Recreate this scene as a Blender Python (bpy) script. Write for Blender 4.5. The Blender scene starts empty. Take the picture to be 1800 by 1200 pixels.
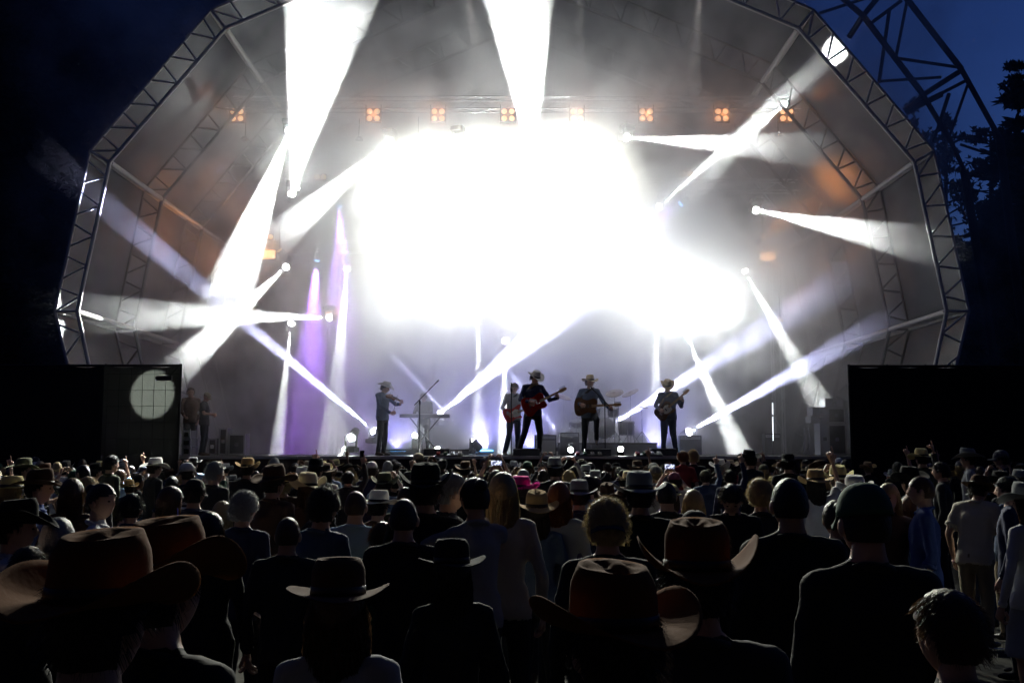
import bpy, bmesh, math, random
from mathutils import Vector, Matrix, noise, kdtree
sc = bpy.context.scene
C = sc.collection
V = Vector
# ------------------------------------------------------------------ camera
F = 1750.0                       # focal length in photograph pixels (1800 wide)
PITCH = math.atan(190 / F)       # horizon sits 190 px below the picture centre
CAMZ = 2.0
def P(px, py, Y):
    """world point seen at photo pixel (px, py) at distance Y along +Y"""
    u, v = (px - 900) / F, (600 - py) / F
    d = V((u, math.cos(PITCH) - v * math.sin(PITCH), math.sin(PITCH) + v * math.cos(PITCH)))
    return V((0, 0, CAMZ)) + d * (Y / d.y)
cam = bpy.data.objects.new('camera', bpy.data.cameras.new('camera'))
C.objects.link(cam)
cam.location = (0, 0, CAMZ)
cam.rotation_euler = (math.pi / 2 + PITCH, 0, 0)
cam.data.lens = 35
cam.data.sensor_width = 36
cam.data.clip_start = 0.05
cam.data.clip_end = 1000
sc.camera = cam
# ------------------------------------------------------------------ dusk sky
world = bpy.data.worlds.new('World')
sc.world = world
world.use_nodes = True
wn = world.node_tree
bg = wn.nodes['Background']
sky = wn.nodes.new('ShaderNodeTexSky')
sky.sky_type = 'NISHITA'
sky.sun_disc = False
sky.sun_elevation = math.radians(-1.6)
sky.sun_rotation = math.radians(20)
sky.ozone_density = 4.5
wn.links.new(sky.outputs[0], bg.inputs[0])
bg.inputs[1].default_value = 0.40
# ------------------------------------------------------------------ exposure, sampling
vs = sc.view_settings
vs.view_transform = 'Standard'
vs.look = 'None'
vs.exposure = 0.0
vs.gamma = 1.0
vs.use_curve_mapping = False
cy = sc.cycles
cy.use_denoising = True
cy.denoiser = 'OPENIMAGEDENOISE'
cy.max_bounces = 6
cy.diffuse_bounces = 2
cy.glossy_bounces = 2
cy.transmission_bounces = 4
cy.transparent_max_bounces = 6
cy.volume_bounces = 3
cy.volume_step_rate = 1.4
cy.volume_max_steps = 40
cy.use_light_tree = True
cy.sample_clamp_indirect = 4.0
rnd = random.Random(7)

# ------------------------------------------------------------------ helpers
MATS = {}
def mat(name, col, rough=.6, metal=0., bump=0., bscale=30., var=0., vscale=3., emit=None, sheen=0., transl=0., spec=.4, trans=0., coat=0.):
    if name in MATS:
        return MATS[name]
    m = bpy.data.materials.new(name)
    m.use_nodes = True
    nt = m.node_tree
    b = nt.nodes['Principled BSDF']
    c4 = (*col, 1)
    b.inputs['Base Color'].default_value = c4
    b.inputs['Roughness'].default_value = rough
    b.inputs['Metallic'].default_value = metal
    b.inputs['Specular IOR Level'].default_value = spec
    b.inputs['Sheen Weight'].default_value = sheen
    b.inputs['Sheen Tint'].default_value = (min(1, col[0] * 2 + .1), min(1, col[1] * 2 + .1), min(1, col[2] * 2 + .1), 1)
    b.inputs['Transmission Weight'].default_value = trans
    b.inputs['Coat Weight'].default_value = coat
    tc = nt.nodes.new('ShaderNodeTexCoord')
    if var:
        n = nt.nodes.new('ShaderNodeTexNoise')
        n.inputs['Scale'].default_value = vscale
        n.inputs['Detail'].default_value = 5
        nt.links.new(tc.outputs['Object'], n.inputs['Vector'])
        mx = nt.nodes.new('ShaderNodeMix')
        mx.data_type = 'RGBA'
        nt.links.new(n.outputs[0], mx.inputs['Factor'])
        mx.inputs[6].default_value = (*[max(0, x * (1 - var)) for x in col], 1)
        mx.inputs[7].default_value = (*[min(1, x * (1 + var)) for x in col], 1)
        nt.links.new(mx.outputs[2], b.inputs['Base Color'])
    if bump:
        n2 = nt.nodes.new('ShaderNodeTexNoise')
        n2.inputs['Scale'].default_value = bscale
        n2.inputs['Detail'].default_value = 4
        nt.links.new(tc.outputs['Object'], n2.inputs['Vector'])
        bp = nt.nodes.new('ShaderNodeBump')
        bp.inputs['Strength'].default_value = bump
        bp.inputs['Distance'].default_value = .02
        nt.links.new(n2.outputs[0], bp.inputs['Height'])
        nt.links.new(bp.outputs[0], b.inputs['Normal'])
    if emit:
        b.inputs['Emission Color'].default_value = (*emit[0], 1)
        b.inputs['Emission Strength'].default_value = emit[1]
    if transl:
        t = nt.nodes.new('ShaderNodeBsdfTranslucent')
        t.inputs[0].default_value = c4
        ms = nt.nodes.new('ShaderNodeMixShader')
        ms.inputs[0].default_value = transl
        nt.links.new(b.outputs[0], ms.inputs[1])
        nt.links.new(t.outputs[0], ms.inputs[2])
        nt.links.new(ms.outputs[0], nt.nodes['Material Output'].inputs[0])
    MATS[name] = m
    return m

def attach(o, parent):
    o.parent = parent
    o.matrix_parent_inverse = WM[parent].inverted()
WM = {}
def link(name, data, M=None, parent=None):
    o = bpy.data.objects.new(name, data)
    C.objects.link(o)
    M = M if M is not None else Matrix.Identity(4)
    o.matrix_basis = M
    WM[o] = M.copy()
    if parent:
        attach(o, parent)
    return o
def tag(o, label, cat, group=None, kind=None):
    if label: o['label'] = label
    if cat: o['category'] = cat
    if group: o['group'] = group
    if kind: o['kind'] = kind
    return o
def thing(name, loc, label, cat, group=None, M=None):
    o = link(name, None, M or Matrix.Translation(loc))
    o.empty_display_size = .1
    return tag(o, label, cat, group)
def mdata(name, vf, mats, smooth=False, idx=None):
    me = bpy.data.meshes.new(name)
    me.from_pydata([tuple(v) for v in vf[0]], [], vf[1])
    for m in (mats if isinstance(mats, (list, tuple)) else [mats]):
        me.materials.append(m)
    if idx is not None:
        me.polygons.foreach_set('material_index', idx)
    if smooth:
        me.polygons.foreach_set('use_smooth', [True] * len(me.polygons))
    me.update()
    return me
class MB:
    """collects primitive shapes into one vertex / face list"""
    def __init__(s): s.v = []; s.f = []; s.r = []; s.reg = 0; s.vr = []
    def add(s, v, f):
        n = len(s.v)
        s.v += [V(p) for p in v]
        s.vr += [s.reg] * len(v)
        s.f += [tuple(i + n for i in q) for q in f]
        s.r += [s.reg] * len(f)
    def box(s, a, b, M=None):
        v = [V((x, y, z)) for x in (a[0], b[0]) for y in (a[1], b[1]) for z in (a[2], b[2])]
        if M: v = [M @ p for p in v]
        s.add(v, [(0, 1, 3, 2), (4, 6, 7, 5), (0, 4, 5, 1), (2, 3, 7, 6), (0, 2, 6, 4), (1, 5, 7, 3)])
    def tube(s, pts, rad, n=8, cap=True, asp=1., up=None):
        pts = [V(p) for p in pts]
        if not isinstance(rad, (list, tuple)): rad = [rad] * len(pts)
        vs_, fs = [], []
        ref = V(up) if up else None
        last = None
        for i, p in enumerate(pts):
            t = (pts[min(i + 1, len(pts) - 1)] - pts[max(i - 1, 0)]).normalized()
            if ref is None:
                a = V((0, 0, 1)) if abs(t.z) < .9 else V((1, 0, 0))
                if last is not None: a = last
            else: a = ref
            x = a - t * a.dot(t)
            if x.length < 1e-5: x = t.orthogonal()
            x.normalize()
            y = t.cross(x)
            last = x
            for k in range(n):
                an = 2 * math.pi * k / n
                vs_.append(p + (x * math.cos(an) + y * math.sin(an) * asp) * rad[i])
        for i in range(len(pts) - 1):
            for k in range(n):
                k2 = (k + 1) % n
                fs.append((i * n + k, i * n + k2, (i + 1) * n + k2, (i + 1) * n + k))
        if cap:
            fs.append(tuple(range(n - 1, -1, -1)))
            fs.append(tuple(range((len(pts) - 1) * n, len(pts) * n)))
        s.add(vs_, fs)
    def capsule(s, a, b, ra, rb, n=10):
        a, b = V(a), V(b)
        d = (b - a).normalized()
        s.tube([a - d * ra * .92, a - d * ra * .6, a, b, b + d * rb * .6, b + d * rb * .92], [ra * .35, ra * .8, ra, rb, rb * .8, rb * .35], n)
    def ell(s, c, r, nu=14, nv=9, M=None):
        c = V(c)
        vs_, fs = [], []
        for j in range(1, nv):
            ph = math.pi * j / nv
            for i in range(nu):
                th = 2 * math.pi * i / nu
                vs_.append(V((r[0] * math.sin(ph) * math.cos(th), r[1] * math.sin(ph) * math.sin(th), r[2] * math.cos(ph))))
        vs_ += [V((0, 0, r[2])), V((0, 0, -r[2]))]
        T, Bm = len(vs_) - 2, len(vs_) - 1
        for j in range(nv - 2):
            for i in range(nu):
                i2 = (i + 1) % nu
                fs.append((j * nu + i, (j + 1) * nu + i, (j + 1) * nu + i2, j * nu + i2))
        for i in range(nu):
            i2 = (i + 1) % nu
            fs.append((T, i, i2))
            fs.append((Bm, (nv - 2) * nu + i2, (nv - 2) * nu + i))
        if M: vs_ = [M @ v for v in vs_]
        s.add([c + v for v in vs_], fs)
    def lathe(s, prof, n=16, M=None):
        vs_, fs = [], []
        for r, z in prof:
            for k in range(n):
                a = 2 * math.pi * k / n
                vs_.append(V((r * math.cos(a), r * math.sin(a), z)))
        for i in range(len(prof) - 1):
            for k in range(n):
                k2 = (k + 1) % n
                fs.append((i * n + k, i * n + k2, (i + 1) * n + k2, (i + 1) * n + k))
        fs.append(tuple(range(n - 1, -1, -1)))
        fs.append(tuple(range((len(prof) - 1) * n, len(prof) * n)))
        if M: vs_ = [M @ v for v in vs_]
        s.add(vs_, fs)
    def prism(s, pts, z0, z1, M=None):
        n = len(pts)
        vs_ = [V((x, y, z0)) for x, y in pts] + [V((x, y, z1)) for x, y in pts]
        if M: vs_ = [M @ v for v in vs_]
        s.add(vs_, [tuple(range(n - 1, -1, -1)), tuple(range(n, 2 * n))] + [(i, (i + 1) % n, n + (i + 1) % n, n + i) for i in range(n)])
    def mesh(s, name, mats, smooth=False):
        return mdata(name, (s.v, s.f), mats, smooth, s.r if isinstance(mats, (list, tuple)) else None)
    def obj(s, name, mats, parent=None, smooth=False, M=None):
        return link(name, s.mesh(name, mats, smooth), M, parent)
_cyl = {}
def rod(name, a, b, r, m, parent=None, n=8):
    key = (m.name, n)
    if key not in _cyl:
        mb = MB()
        mb.tube([(0, 0, 0), (0, 0, 1)], 1, n)
        _cyl[key] = mb.mesh('rod', m, True)
        for p in _cyl[key].polygons:
            if len(p.vertices) > 4: p.use_smooth = False
    a, b = V(a), V(b)
    d = b - a
    M = Matrix.Translation(a) @ d.to_track_quat('Z', 'Y').to_matrix().to_4x4() @ Matrix.Diagonal((r, r, d.length, 1))
    return link(name, _cyl[key], M, parent)
def aim(a, b):
    return Matrix.Translation(a) @ (V(b) - V(a)).to_track_quat('-Z', 'Y').to_matrix().to_4x4()
def grid(nu, nv, fn, close=False):
    v = [fn(i / (nu - (0 if close else 1)), j / (nv - 1)) for j in range(nv) for i in range(nu)]
    f = []
    for j in range(nv - 1):
        for i in range(nu if close else nu - 1):
            i2 = (i + 1) % nu
            f.append((j * nu + i, j * nu + i2, (j + 1) * nu + i2, (j + 1) * nu + i))
    return v, f
def baked(o, *mods):
    """apply modifiers to a temporary object, return the new mesh"""
    dg = bpy.context.evaluated_depsgraph_get()
    me = bpy.data.meshes.new_from_object(o.evaluated_get(dg))
    bpy.data.objects.remove(o)
    return me
# ------------------------------------------------------------------ materials
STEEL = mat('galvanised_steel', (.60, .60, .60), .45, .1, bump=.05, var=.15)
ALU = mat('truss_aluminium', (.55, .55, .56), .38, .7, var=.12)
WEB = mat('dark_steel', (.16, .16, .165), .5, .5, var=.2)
LIGHTTUBE = mat('pale_painted_tube', (.55, .54, .5), .55, .0, var=.12)
MEMB = mat('roof_membrane', (.078, .083, .092), .5, bump=.5, bscale=1.6, var=.10, vscale=.8, transl=.12)
BLACKMETAL = mat('black_fixture_metal', (.012, .012, .013), .42, .2, bump=.06, bscale=60)
BLACKCLOTH = mat('black_molton', (.008, .008, .009), .95, bump=.25, bscale=14, sheen=.05)
BLACKPAINT = mat('black_paint', (.015, .015, .016), .5, bump=.1)
DECK = mat('deck_plywood', (.045, .04, .036), .42, bump=.25, bscale=9, var=.35, vscale=5)
FASCIA = mat('fascia_board', (.06, .042, .03), .7, bump=.2, var=.3)
CHROME = mat('chrome', (.75, .75, .76), .14, 1.)
EMW = mat('lens_white', (.8, .8, .8), .2, emit=((.96, 1, .98), 60))
EMB = mat('lens_bluish', (.8, .8, .8), .2, emit=((.80, .83, 1), 60))
EMO = mat('lens_warm', (.8, .5, .3), .2, emit=((1, .50, .24), 1.6))
EMY = mat('lens_tungsten', (.8, .6, .4), .2, emit=((1, .55, .28), 1.15))
EMC = mat('lens_cyan', (.1, .3, .8), .2, emit=((.1, .45, 1), 14))
LENSOFF = mat('lens_off', (.02, .02, .025), .08, spec=.8)
# ------------------------------------------------------------------ ground
def ground_fn(u, v):
    x, y = -120 + 240 * u, -20 + 320 * v
    return (x, y, .03 * noise.noise(V((x * .3, y * .3, 0))) if y < 22 else 0)
g = link('ground', mdata('ground', grid(121, 161, ground_fn), mat('trodden_grass', (.028, .027, .018), .95, bump=.8, bscale=5, var=.6, vscale=1.2), True))
g['kind'] = 'structure'
# litter on the ground
LIT = mat('paper_litter', (.55, .55, .56), .7, bump=.4)
for (px, py, w, h) in ((1752, 1137, 30, 12), (1700, 1180, 26, 10), (1420, 1160, 22, 10), (1640, 1150, 20, 8)):
    Y = 2.0 * F / (py - 790)
    p = P(px, py, Y); p.z = .035
    def lf(u, v, p=p, w=w, Y=Y):
        s = w / F * Y
        q = V(((u - .5) * s, (v - .5) * s * .6, 0))
        return p + q + V((0, 0, .03 * abs(noise.noise(q * 14 + p)) + .01))
    o = link('paper_litter', mdata('paper_litter', grid(6, 5, lf), LIT))
    tag(o, 'crumpled white paper scrap lying on the dark trodden ground', 'litter', 'paper scraps on the ground')
# ------------------------------------------------------------------ stage
SZ = 1.85                    # stage deck height
SY = 23.3                    # front edge
stage = thing('stage', (0, SY, 0), 'long black concert stage with pale front edge running behind the crowd', 'stage')
mb = MB(); mb.box((-11.2, SY + .04, .3), (11.2, 34.5, SZ - .06)); mb.obj('substructure', BLACKPAINT, stage)
i = 0
dk = {}
for ix in range(-9, 9):
    for iy in range(5):
        if 'd' not in dk:
            mb = MB(); mb.box((.004, .004, -.05), (1.24, 2.2, 0)); dk['d'] = mb.mesh('deck_panel', DECK)
        link('deck_panel', dk['d'], Matrix.Translation((ix * 1.244, SY + .05 + iy * 2.205, SZ + rnd.uniform(-.003, .003))), stage)
for ix in range(-9, 9):
    mb = MB(); mb.box((ix * 1.244 + .006, SY - .02, SZ - .065), (ix * 1.244 + 1.238, SY + .045, SZ - .002))
    mb.obj('edge_trim', mat('edge_aluminium', (.5, .5, .52), .45, .5, var=.2), stage)
    mb = MB(); mb.box((ix * 1.244 + .004, SY + .0, .02), (ix * 1.244 + 1.24, SY + .035, SZ - .07))
    mb.obj('fascia_panel', FASCIA, stage)
# ------------------------------------------------------------------ roof of arches and membrane
AY = [22.8, 26.3, 29.8, 33.3]
def at(pt): 
    p = P(pt[0], pt[1], AY[0]); return (p.x, p.z)
OUT = [at(q) for q in ((191, 948), (97, 547), (158, 266), (370, 18), (900, -210))]
INN = [at(q) for q in ((221, 948), (136, 547), (193, 285), (397, 50), (900, -160))]
OUT[0] = (OUT[0][0], 0); INN[0] = (INN[0][0], 0)
NSEG = [5, 5, 6, 8]
def full(L):     # mirror to a complete arch
    return L + [(-x, z) for x, z in reversed(L[:-1])]
FO, FI = full(OUT), full(INN)
FS = NSEG + NSEG[::-1]
roof = thing('stage_roof', (0, AY[0], 0), 'huge arched stage roof of steel lattice arches and pale membrane', 'stage roof')
for ai, Y in enumerate(AY):
    arch = link('arch', None, Matrix.Translation((0, Y, 0)), roof)
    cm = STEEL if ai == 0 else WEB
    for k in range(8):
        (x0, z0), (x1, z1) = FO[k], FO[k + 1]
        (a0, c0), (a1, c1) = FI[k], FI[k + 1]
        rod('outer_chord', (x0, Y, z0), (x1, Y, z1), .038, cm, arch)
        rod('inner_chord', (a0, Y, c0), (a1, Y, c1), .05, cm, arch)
        n = FS[k]
        for j in range(n):
            t0, t1 = j / n, (j + 1) / n
            o0 = V((x0 + (x1 - x0) * t0, Y, z0 + (z1 - z0) * t0))
            i1 = V((a0 + (a1 - a0) * (t0 + t1) / 2, Y, c0 + (c1 - c0) * (t0 + t1) / 2))
            o1 = V((x0 + (x1 - x0) * (t1 - .06), Y, z0 + (z1 - z0) * (t1 - .06)))
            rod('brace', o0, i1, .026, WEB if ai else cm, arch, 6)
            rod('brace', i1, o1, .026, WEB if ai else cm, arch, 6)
        rod('node_post', (x0, Y, z0), (a0, Y, c0), .036, cm, arch, 6)
for k in (1, 2, 3, 4, 5, 6, 7):
    for b in range(3):
        pl = link('purlin', None, Matrix.Translation((FO[k][0], AY[b], FO[k][1])), roof)
        for (x, z), r in ((FO[k], .05), (FI[k], .06)):
            rod('tube', (x, AY[b] + .06, z), (x, AY[b + 1] - .06, z), r, LIGHTTUBE, pl)
        for j in range(7):
            y0 = AY[b] + .3 + j * .45
            rod('rung', (FO[k][0], y0, FO[k][1]), (FI[k][0], y0 + .28, FI[k][1]), .026, LIGHTTUBE, pl, 6)
MO = [(x * 1.004, z * 1.002 + .02) for x, z in FO]
skin_ = link('membrane', None, Matrix.Translation((0, AY[0], 0)), roof)
for k in range(8):
    for b in range(3):
        (x0, z0), (x1, z1) = MO[k], MO[k + 1]
        ya, yb = AY[b] + (.02 if b == 0 else 0), AY[b + 1]
        cx, cz = 0, 5
        def mf(u, v, x0=x0, z0=z0, x1=x1, z1=z1, ya=ya, yb=yb, k=k, b=b):
            x, z, y = x0 + (x1 - x0) * u, z0 + (z1 - z0) * u, ya + (yb - ya) * v
            s = math.sin(math.pi * u) * math.sin(math.pi * v)
            n = V((-(z1 - z0), 0, x1 - x0)).normalized() * -1
            q = V((x, y, z)) - n * 0
            inward = V((-x, 0, 5 - z)).normalized()
            return q + inward * (.10 * s + .05 * s * noise.noise(V((x * .9, y * 1.5, z * .9 + k))))
        o = link('panel', mdata('panel', grid(13, 11, mf), MEMB, True), None, skin_)
# rear gable of membrane, in panels, and a black drape before it
yb = AY[3] + .15
for k in range(8):
    (x0, z0), (x1, z1) = MO[k], MO[k + 1]
    v, f = grid(9, 9, lambda u, w: V(((x0 + (x1 - x0) * u) * w, yb + .04 * noise.noise(V((u * 4 + k, w * 6, 2))), 4 + (z0 + (z1 - z0) * u - 4) * w)))
    link('gable_panel', mdata('gable_panel', (v, f), MEMB, True), None, skin_)
def drape_fn(x0, x1, z0, z1, y):
    def f(u, v):
        x = x0 + (x1 - x0) * u
        return V((x, y + .07 * math.sin(x * 9) + .04 * noise.noise(V((x * 2, v * 3, 0))), z0 + (z1 - z0) * v))
    return f
bd_ = thing('back_drape', (0, 32.95, SZ), 'wide black cloth drape hanging across the very back of the stage', 'drape')
for x0 in (-9.2, -6.1, -3.05, 0, 3.05, 6.1):
    link('drape_panel', mdata('drape_panel', grid(70, 9, drape_fn(x0, x0 + 3.04, SZ + .01, 8.2, 32.95)), BLACKCLOTH, True), None, bd_)
rod('drape_rail', (-9.2, 32.95, 8.22), (9.2, 32.95, 8.22), .03, BLACKMETAL, bd_)
# ------------------------------------------------------------------ black side screens
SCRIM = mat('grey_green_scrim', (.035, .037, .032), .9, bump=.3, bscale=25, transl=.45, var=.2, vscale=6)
NET = mat('black_net_cord', (.006, .006, .006), .9)
def screen(name, px0, px1, py, Y, label, net):
    a, b = P(px0, py, Y), P(px1, py, Y)
    t = thing(name, (a.x, Y, 0), label, 'side screen')
    top = a.z
    n = 6
    m = SCRIM if net else BLACKCLOTH
    if net:        # one translucent cloth near the stage, black cloth elsewhere
        xs = [a.x + (b.x - a.x) * i / n for i in range(n + 1)]
    else:
        xs = [a.x + (b.x - a.x) * i / n for i in range(n + 1)]
    for i in range(n):
        def cf(u, v, i=i):
            x = xs[i] + (xs[i + 1] - xs[i]) * u
            z = .2 + (top - .2 - .05 * math.sin(math.pi * u)) * v
            return V((x, Y + .03 * noise.noise(V((x * 2.2, z * 1.2, 3))), z))
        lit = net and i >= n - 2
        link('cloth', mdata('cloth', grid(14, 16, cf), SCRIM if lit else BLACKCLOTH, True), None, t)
    rod('top_rail', (a.x, Y + .06, top), (b.x, Y + .06, top), .03, BLACKMETAL, t)
    for i, x in enumerate(xs):
        if net and i == n - 1: continue
        rod('post', (x, Y + .08, 0), (x, Y + .08, top + .04), .03, BLACKMETAL, t)
    if net:
        g0 = xs[n - 2]
        mb_n = 0
        x = g0 + .1
        while x < b.x - .03:
            pts = [(x + .012 * noise.noise(V((x * 5, z * 2.3, 0))) + .0, Y - .035, z) for z in [top - .06 - (top - .4) * k / 14 for k in range(15)]]
            mb = MB(); mb.tube(pts, .005, 4); mb.obj('net_cord', NET, t)
            x += .26
        z = top - .2
        while z > 1.0:
            pts = [(xx, Y - .035, z + .012 * noise.noise(V((xx * 4, z * 9, 7)))) for xx in [g0 + (b.x - g0) * k / 14 for k in range(15)]]
            mb = MB(); mb.tube(pts, .005, 4); mb.obj('net_cord', NET, t)
            z -= .36
    return t
screen('side_screen', -80, 316, 642, 22.3, 'black cloth side screen with cord netting and a lit oval patch', True)
screen('side_screen', 1494, 1900, 643, 22.3, 'plain unlit black cloth side screen beside the pine trees', False)
# a lamp hung before the lit patch, seen dark
lp = P(291, 665, 22.25)
t = thing('work_lamp', lp, 'small dark lamp silhouetted against the lit oval on the side screen', 'lamp')
mb = MB(); mb.box((lp.x - .16, lp.y - .12, lp.z - .055), (lp.x + .17, lp.y - .02, lp.z + .05)); mb.box((lp.x - .19, lp.y - .1, lp.z - .03), (lp.x - .16, lp.y - .04, lp.z + .03)); mb.obj('housing', BLACKMETAL, t)
rod('hanger', lp + V((.1, -.06, .04)), P(314, 643, 22.25), .008, NET, t)
# ------------------------------------------------------------------ smoke hanging in the stage
sm = bpy.data.materials.new('stage_smoke')
sm.use_nodes = True
nt = sm.node_tree
nt.nodes.clear()
def N(t, **k):
    n = nt.nodes.new(t)
    for a, b in k.items(): setattr(n, a, b)
    return n
def math_(op, a, b=None, c=None, clamp=False):
    n = N('ShaderNodeMath', operation=op, use_clamp=clamp)
    for i, x in enumerate((a, b, c)):
        if x is None: continue
        if isinstance(x, (int, float)): n.inputs[i].default_value = x
        else: nt.links.new(x, n.inputs[i])
    return n.outputs[0]
out = N('ShaderNodeOutputMaterial')
pv = N('ShaderNodeVolumePrincipled')
pv.inputs['Color'].default_value = (1, 1, 1, 1)
pv.inputs['Anisotropy'].default_value = SMOKE_G = .42
tc = N('ShaderNodeTexCoord')
n1 = N('ShaderNodeTexNoise'); n1.inputs['Scale'].default_value = .34; n1.inputs['Detail'].default_value = 3; n1.inputs['Roughness'].default_value = .62; n1.inputs['Distortion'].default_value = 0
nt.links.new(tc.outputs['Object'], n1.inputs['Vector'])
n2 = N('ShaderNodeTexNoise'); n2.inputs['Scale'].default_value = 1.3; n2.inputs['Detail'].default_value = 2; n2.inputs['Roughness'].default_value = .6
nt.links.new(tc.outputs['Object'], n2.inputs['Vector'])
nmix = math_('ADD', math_('MULTIPLY', n1.outputs[0], .68), math_('MULTIPLY', n2.outputs[0], .32))
mr = N('ShaderNodeMapRange', interpolation_type='SMOOTHSTEP')
for i, x in enumerate((.42, .60, .09, .56)): mr.inputs[i + 1].default_value = x
nt.links.new(nmix, mr.inputs[0])
sx = N('ShaderNodeSeparateXYZ'); nt.links.new(tc.outputs['Object'], sx.inputs[0])
SX0, SX1, SY0, SY1, SZ0, SZ1 = -14.0, 14.0, 22.0, 32.9, SZ + .012, 15.5
fx = math_('MULTIPLY_ADD', math_('ABSOLUTE', sx.outputs[0]), -1 / 3.2, 13.6 / 3.2, True)     # thins out past the arch legs
lowz = math_('MULTIPLY_ADD', sx.outputs[2], -.2, 1.35, True)                                      # clearer air round the band
fy = math_('MULTIPLY', math_('SUBTRACT', math_('SUBTRACT', sx.outputs[1], SY0), math_('MULTIPLY', lowz, 3.0)), 1 / 2.8, None, True)                          # and towards the crowd
fc = math_('MULTIPLY_ADD', math_('MULTIPLY_ADD', math_('ABSOLUTE', sx.outputs[0]), -1 / 6, 10 / 6, True), .6, .4)   # thickest over mid-stage
pv_d = math_('MULTIPLY', math_('MULTIPLY', math_('MULTIPLY', mr.outputs[0], fx), fy), math_('MULTIPLY', fc, math_('MULTIPLY_ADD', lowz, -.1, 1.)))
nt.links.new(pv_d, pv.inputs['Density'])
nt.links.new(pv.outputs[0], out.inputs['Volume'])
mb = MB(); mb.box((SX0, SY0, SZ0), (SX1, SY1, SZ1))
smoke = mb.obj('smoke', sm)
tag(smoke, 'drifting white stage smoke that makes the light beams visible', None, kind='stuff')
# ------------------------------------------------------------------ lighting rig
def box_truss(name, a, b, label, s=.34):
    a, b = V(a), V(b)
    d = (b - a).normalized()
    L = (b - a).length
    side = d.cross(V((0, 0, 1))) if abs(d.z) < .9 else V((0, 1, 0))
    side.normalize()
    up = side.cross(d).normalized()
    t = thing(name, a, label, 'truss')
    cs = [(side * sx_ + up * sz_) * s / 2 for sx_, sz_ in ((-1, -1), (1, -1), (1, 1), (-1, 1))]
    for c in cs: rod('chord', a + c, b + c, .024, ALU, t)
    n = max(2, int(L / .55))
    for i in range(n):
        p, q = a + d * (L * i / n), a + d * (L * (i + 1) / n)
        for k in (0, 2, 3):
            rod('brace', (p if i % 2 else q) + cs[k], (q if i % 2 else p) + cs[(k + 1) % 4], .011, ALU, t, 5)
    return t
T1Y, T2Y, T3Y = 27.0, 30.0, 31.6
def zt(py, Y): return P(900, py, Y).z
box_truss('lighting_truss', (P(380, 182, T1Y).x, T1Y, zt(184, T1Y)), (P(1440, 182, T1Y).x, T1Y, zt(184, T1Y)), 'long aluminium lighting truss carrying the row of four-lamp blinders')
box_truss('lighting_truss', (P(460, 0, T2Y).x, T2Y, zt(328, T2Y)), (P(1390, 0, T2Y).x, T2Y, zt(328, T2Y)), 'aluminium lighting truss across the middle of the rig behind the blinders')
box_truss('lighting_truss', (P(440, 0, T3Y).x, T3Y, zt(436, T3Y)), (P(1380, 0, T3Y).x, T3Y, zt(436, T3Y)), 'lowest lighting truss across the rear of the stage')
for px, w in ((596, 'with the violet lights behind the fiddler'), (1348, 'with warm lamps behind the dark amplifier')):
    Y = T3Y + .5
    box_truss('light_tower', (P(px, 0, Y).x, Y, SZ), (P(px, 0, Y).x, Y, zt(400, Y)), 'upright aluminium light tower ' + w, .3)
# hanging chains from roof to trusses
_mv = {}
def moving_head(src, dst, half, power, col, lens, label, floor=False, blend=.18, group=None, lum=1.):
    src, dst = V(src), V(dst)
    M = aim(src, dst)
    t = thing('moving_head', src, label, 'stage light', group)
    if not _mv:
        mb = MB(); mb.lathe([(.06, .30), (.105, .28), (.115, .12), (.105, .06), (.125, .02), (.128, -.02), (.115, -.03)], 14); _mv['head'] = mb.mesh('head', BLACKMETAL, True)
        mb = MB(); mb.box((-.17, -.03, -.06), (-.14, .03, .22)); mb.box((.14, -.03, -.06), (.17, .03, .22)); mb.box((-.17, -.045, .2), (.17, .045, .235)); _mv['yoke'] = mb.mesh('yoke', BLACKMETAL)
        mb = MB(); mb.box((-.17, -.14, .235), (.17, .14, .35)); mb.box((-.13, -.1, .35), (.13, .1, .37)); _mv['base'] = mb.mesh('base', BLACKMETAL)
        mb = MB(); mb.lathe([(.112, 0), (.105, -.03), (.08, -.055), (.04, -.068), (.004, -.071)], 14); _mv['lens'] = {}
        for l in (EMW, EMB): _mv['lens'][l.name] = mb.mesh('lens', l, True)
    link('head', _mv['head'], M @ Matrix.Translation((0, 0, .07)), t)
    hd = link('lens', _mv['lens'][lens.name], M @ Matrix.Translation((0, 0, .05)), t)
    flip = Matrix.Rotation(math.pi, 4, 'X') if floor else Matrix.Identity(4)
    yaw = Matrix.Rotation(math.atan2(dst.y - src.y, dst.x - src.x) + math.pi / 2, 4, 'Z')
    B = Matrix.Translation(src) @ yaw @ flip
    link('yoke', _mv['yoke'], B, t)
    link('base', _mv['base'], B, t)
    l = bpy.data.lights.new('beam', 'SPOT')
    l.energy = power; l.color = col; l.spot_size = 2 * math.radians(half); l.spot_blend = blend; l.shadow_soft_size = .035
    link('beam', l, M @ Matrix.Translation((0, 0, -.09)), t)
    return t
CW, CB = (.95, 1., .975), (.60, .63, 1.)
K = 30000
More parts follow.
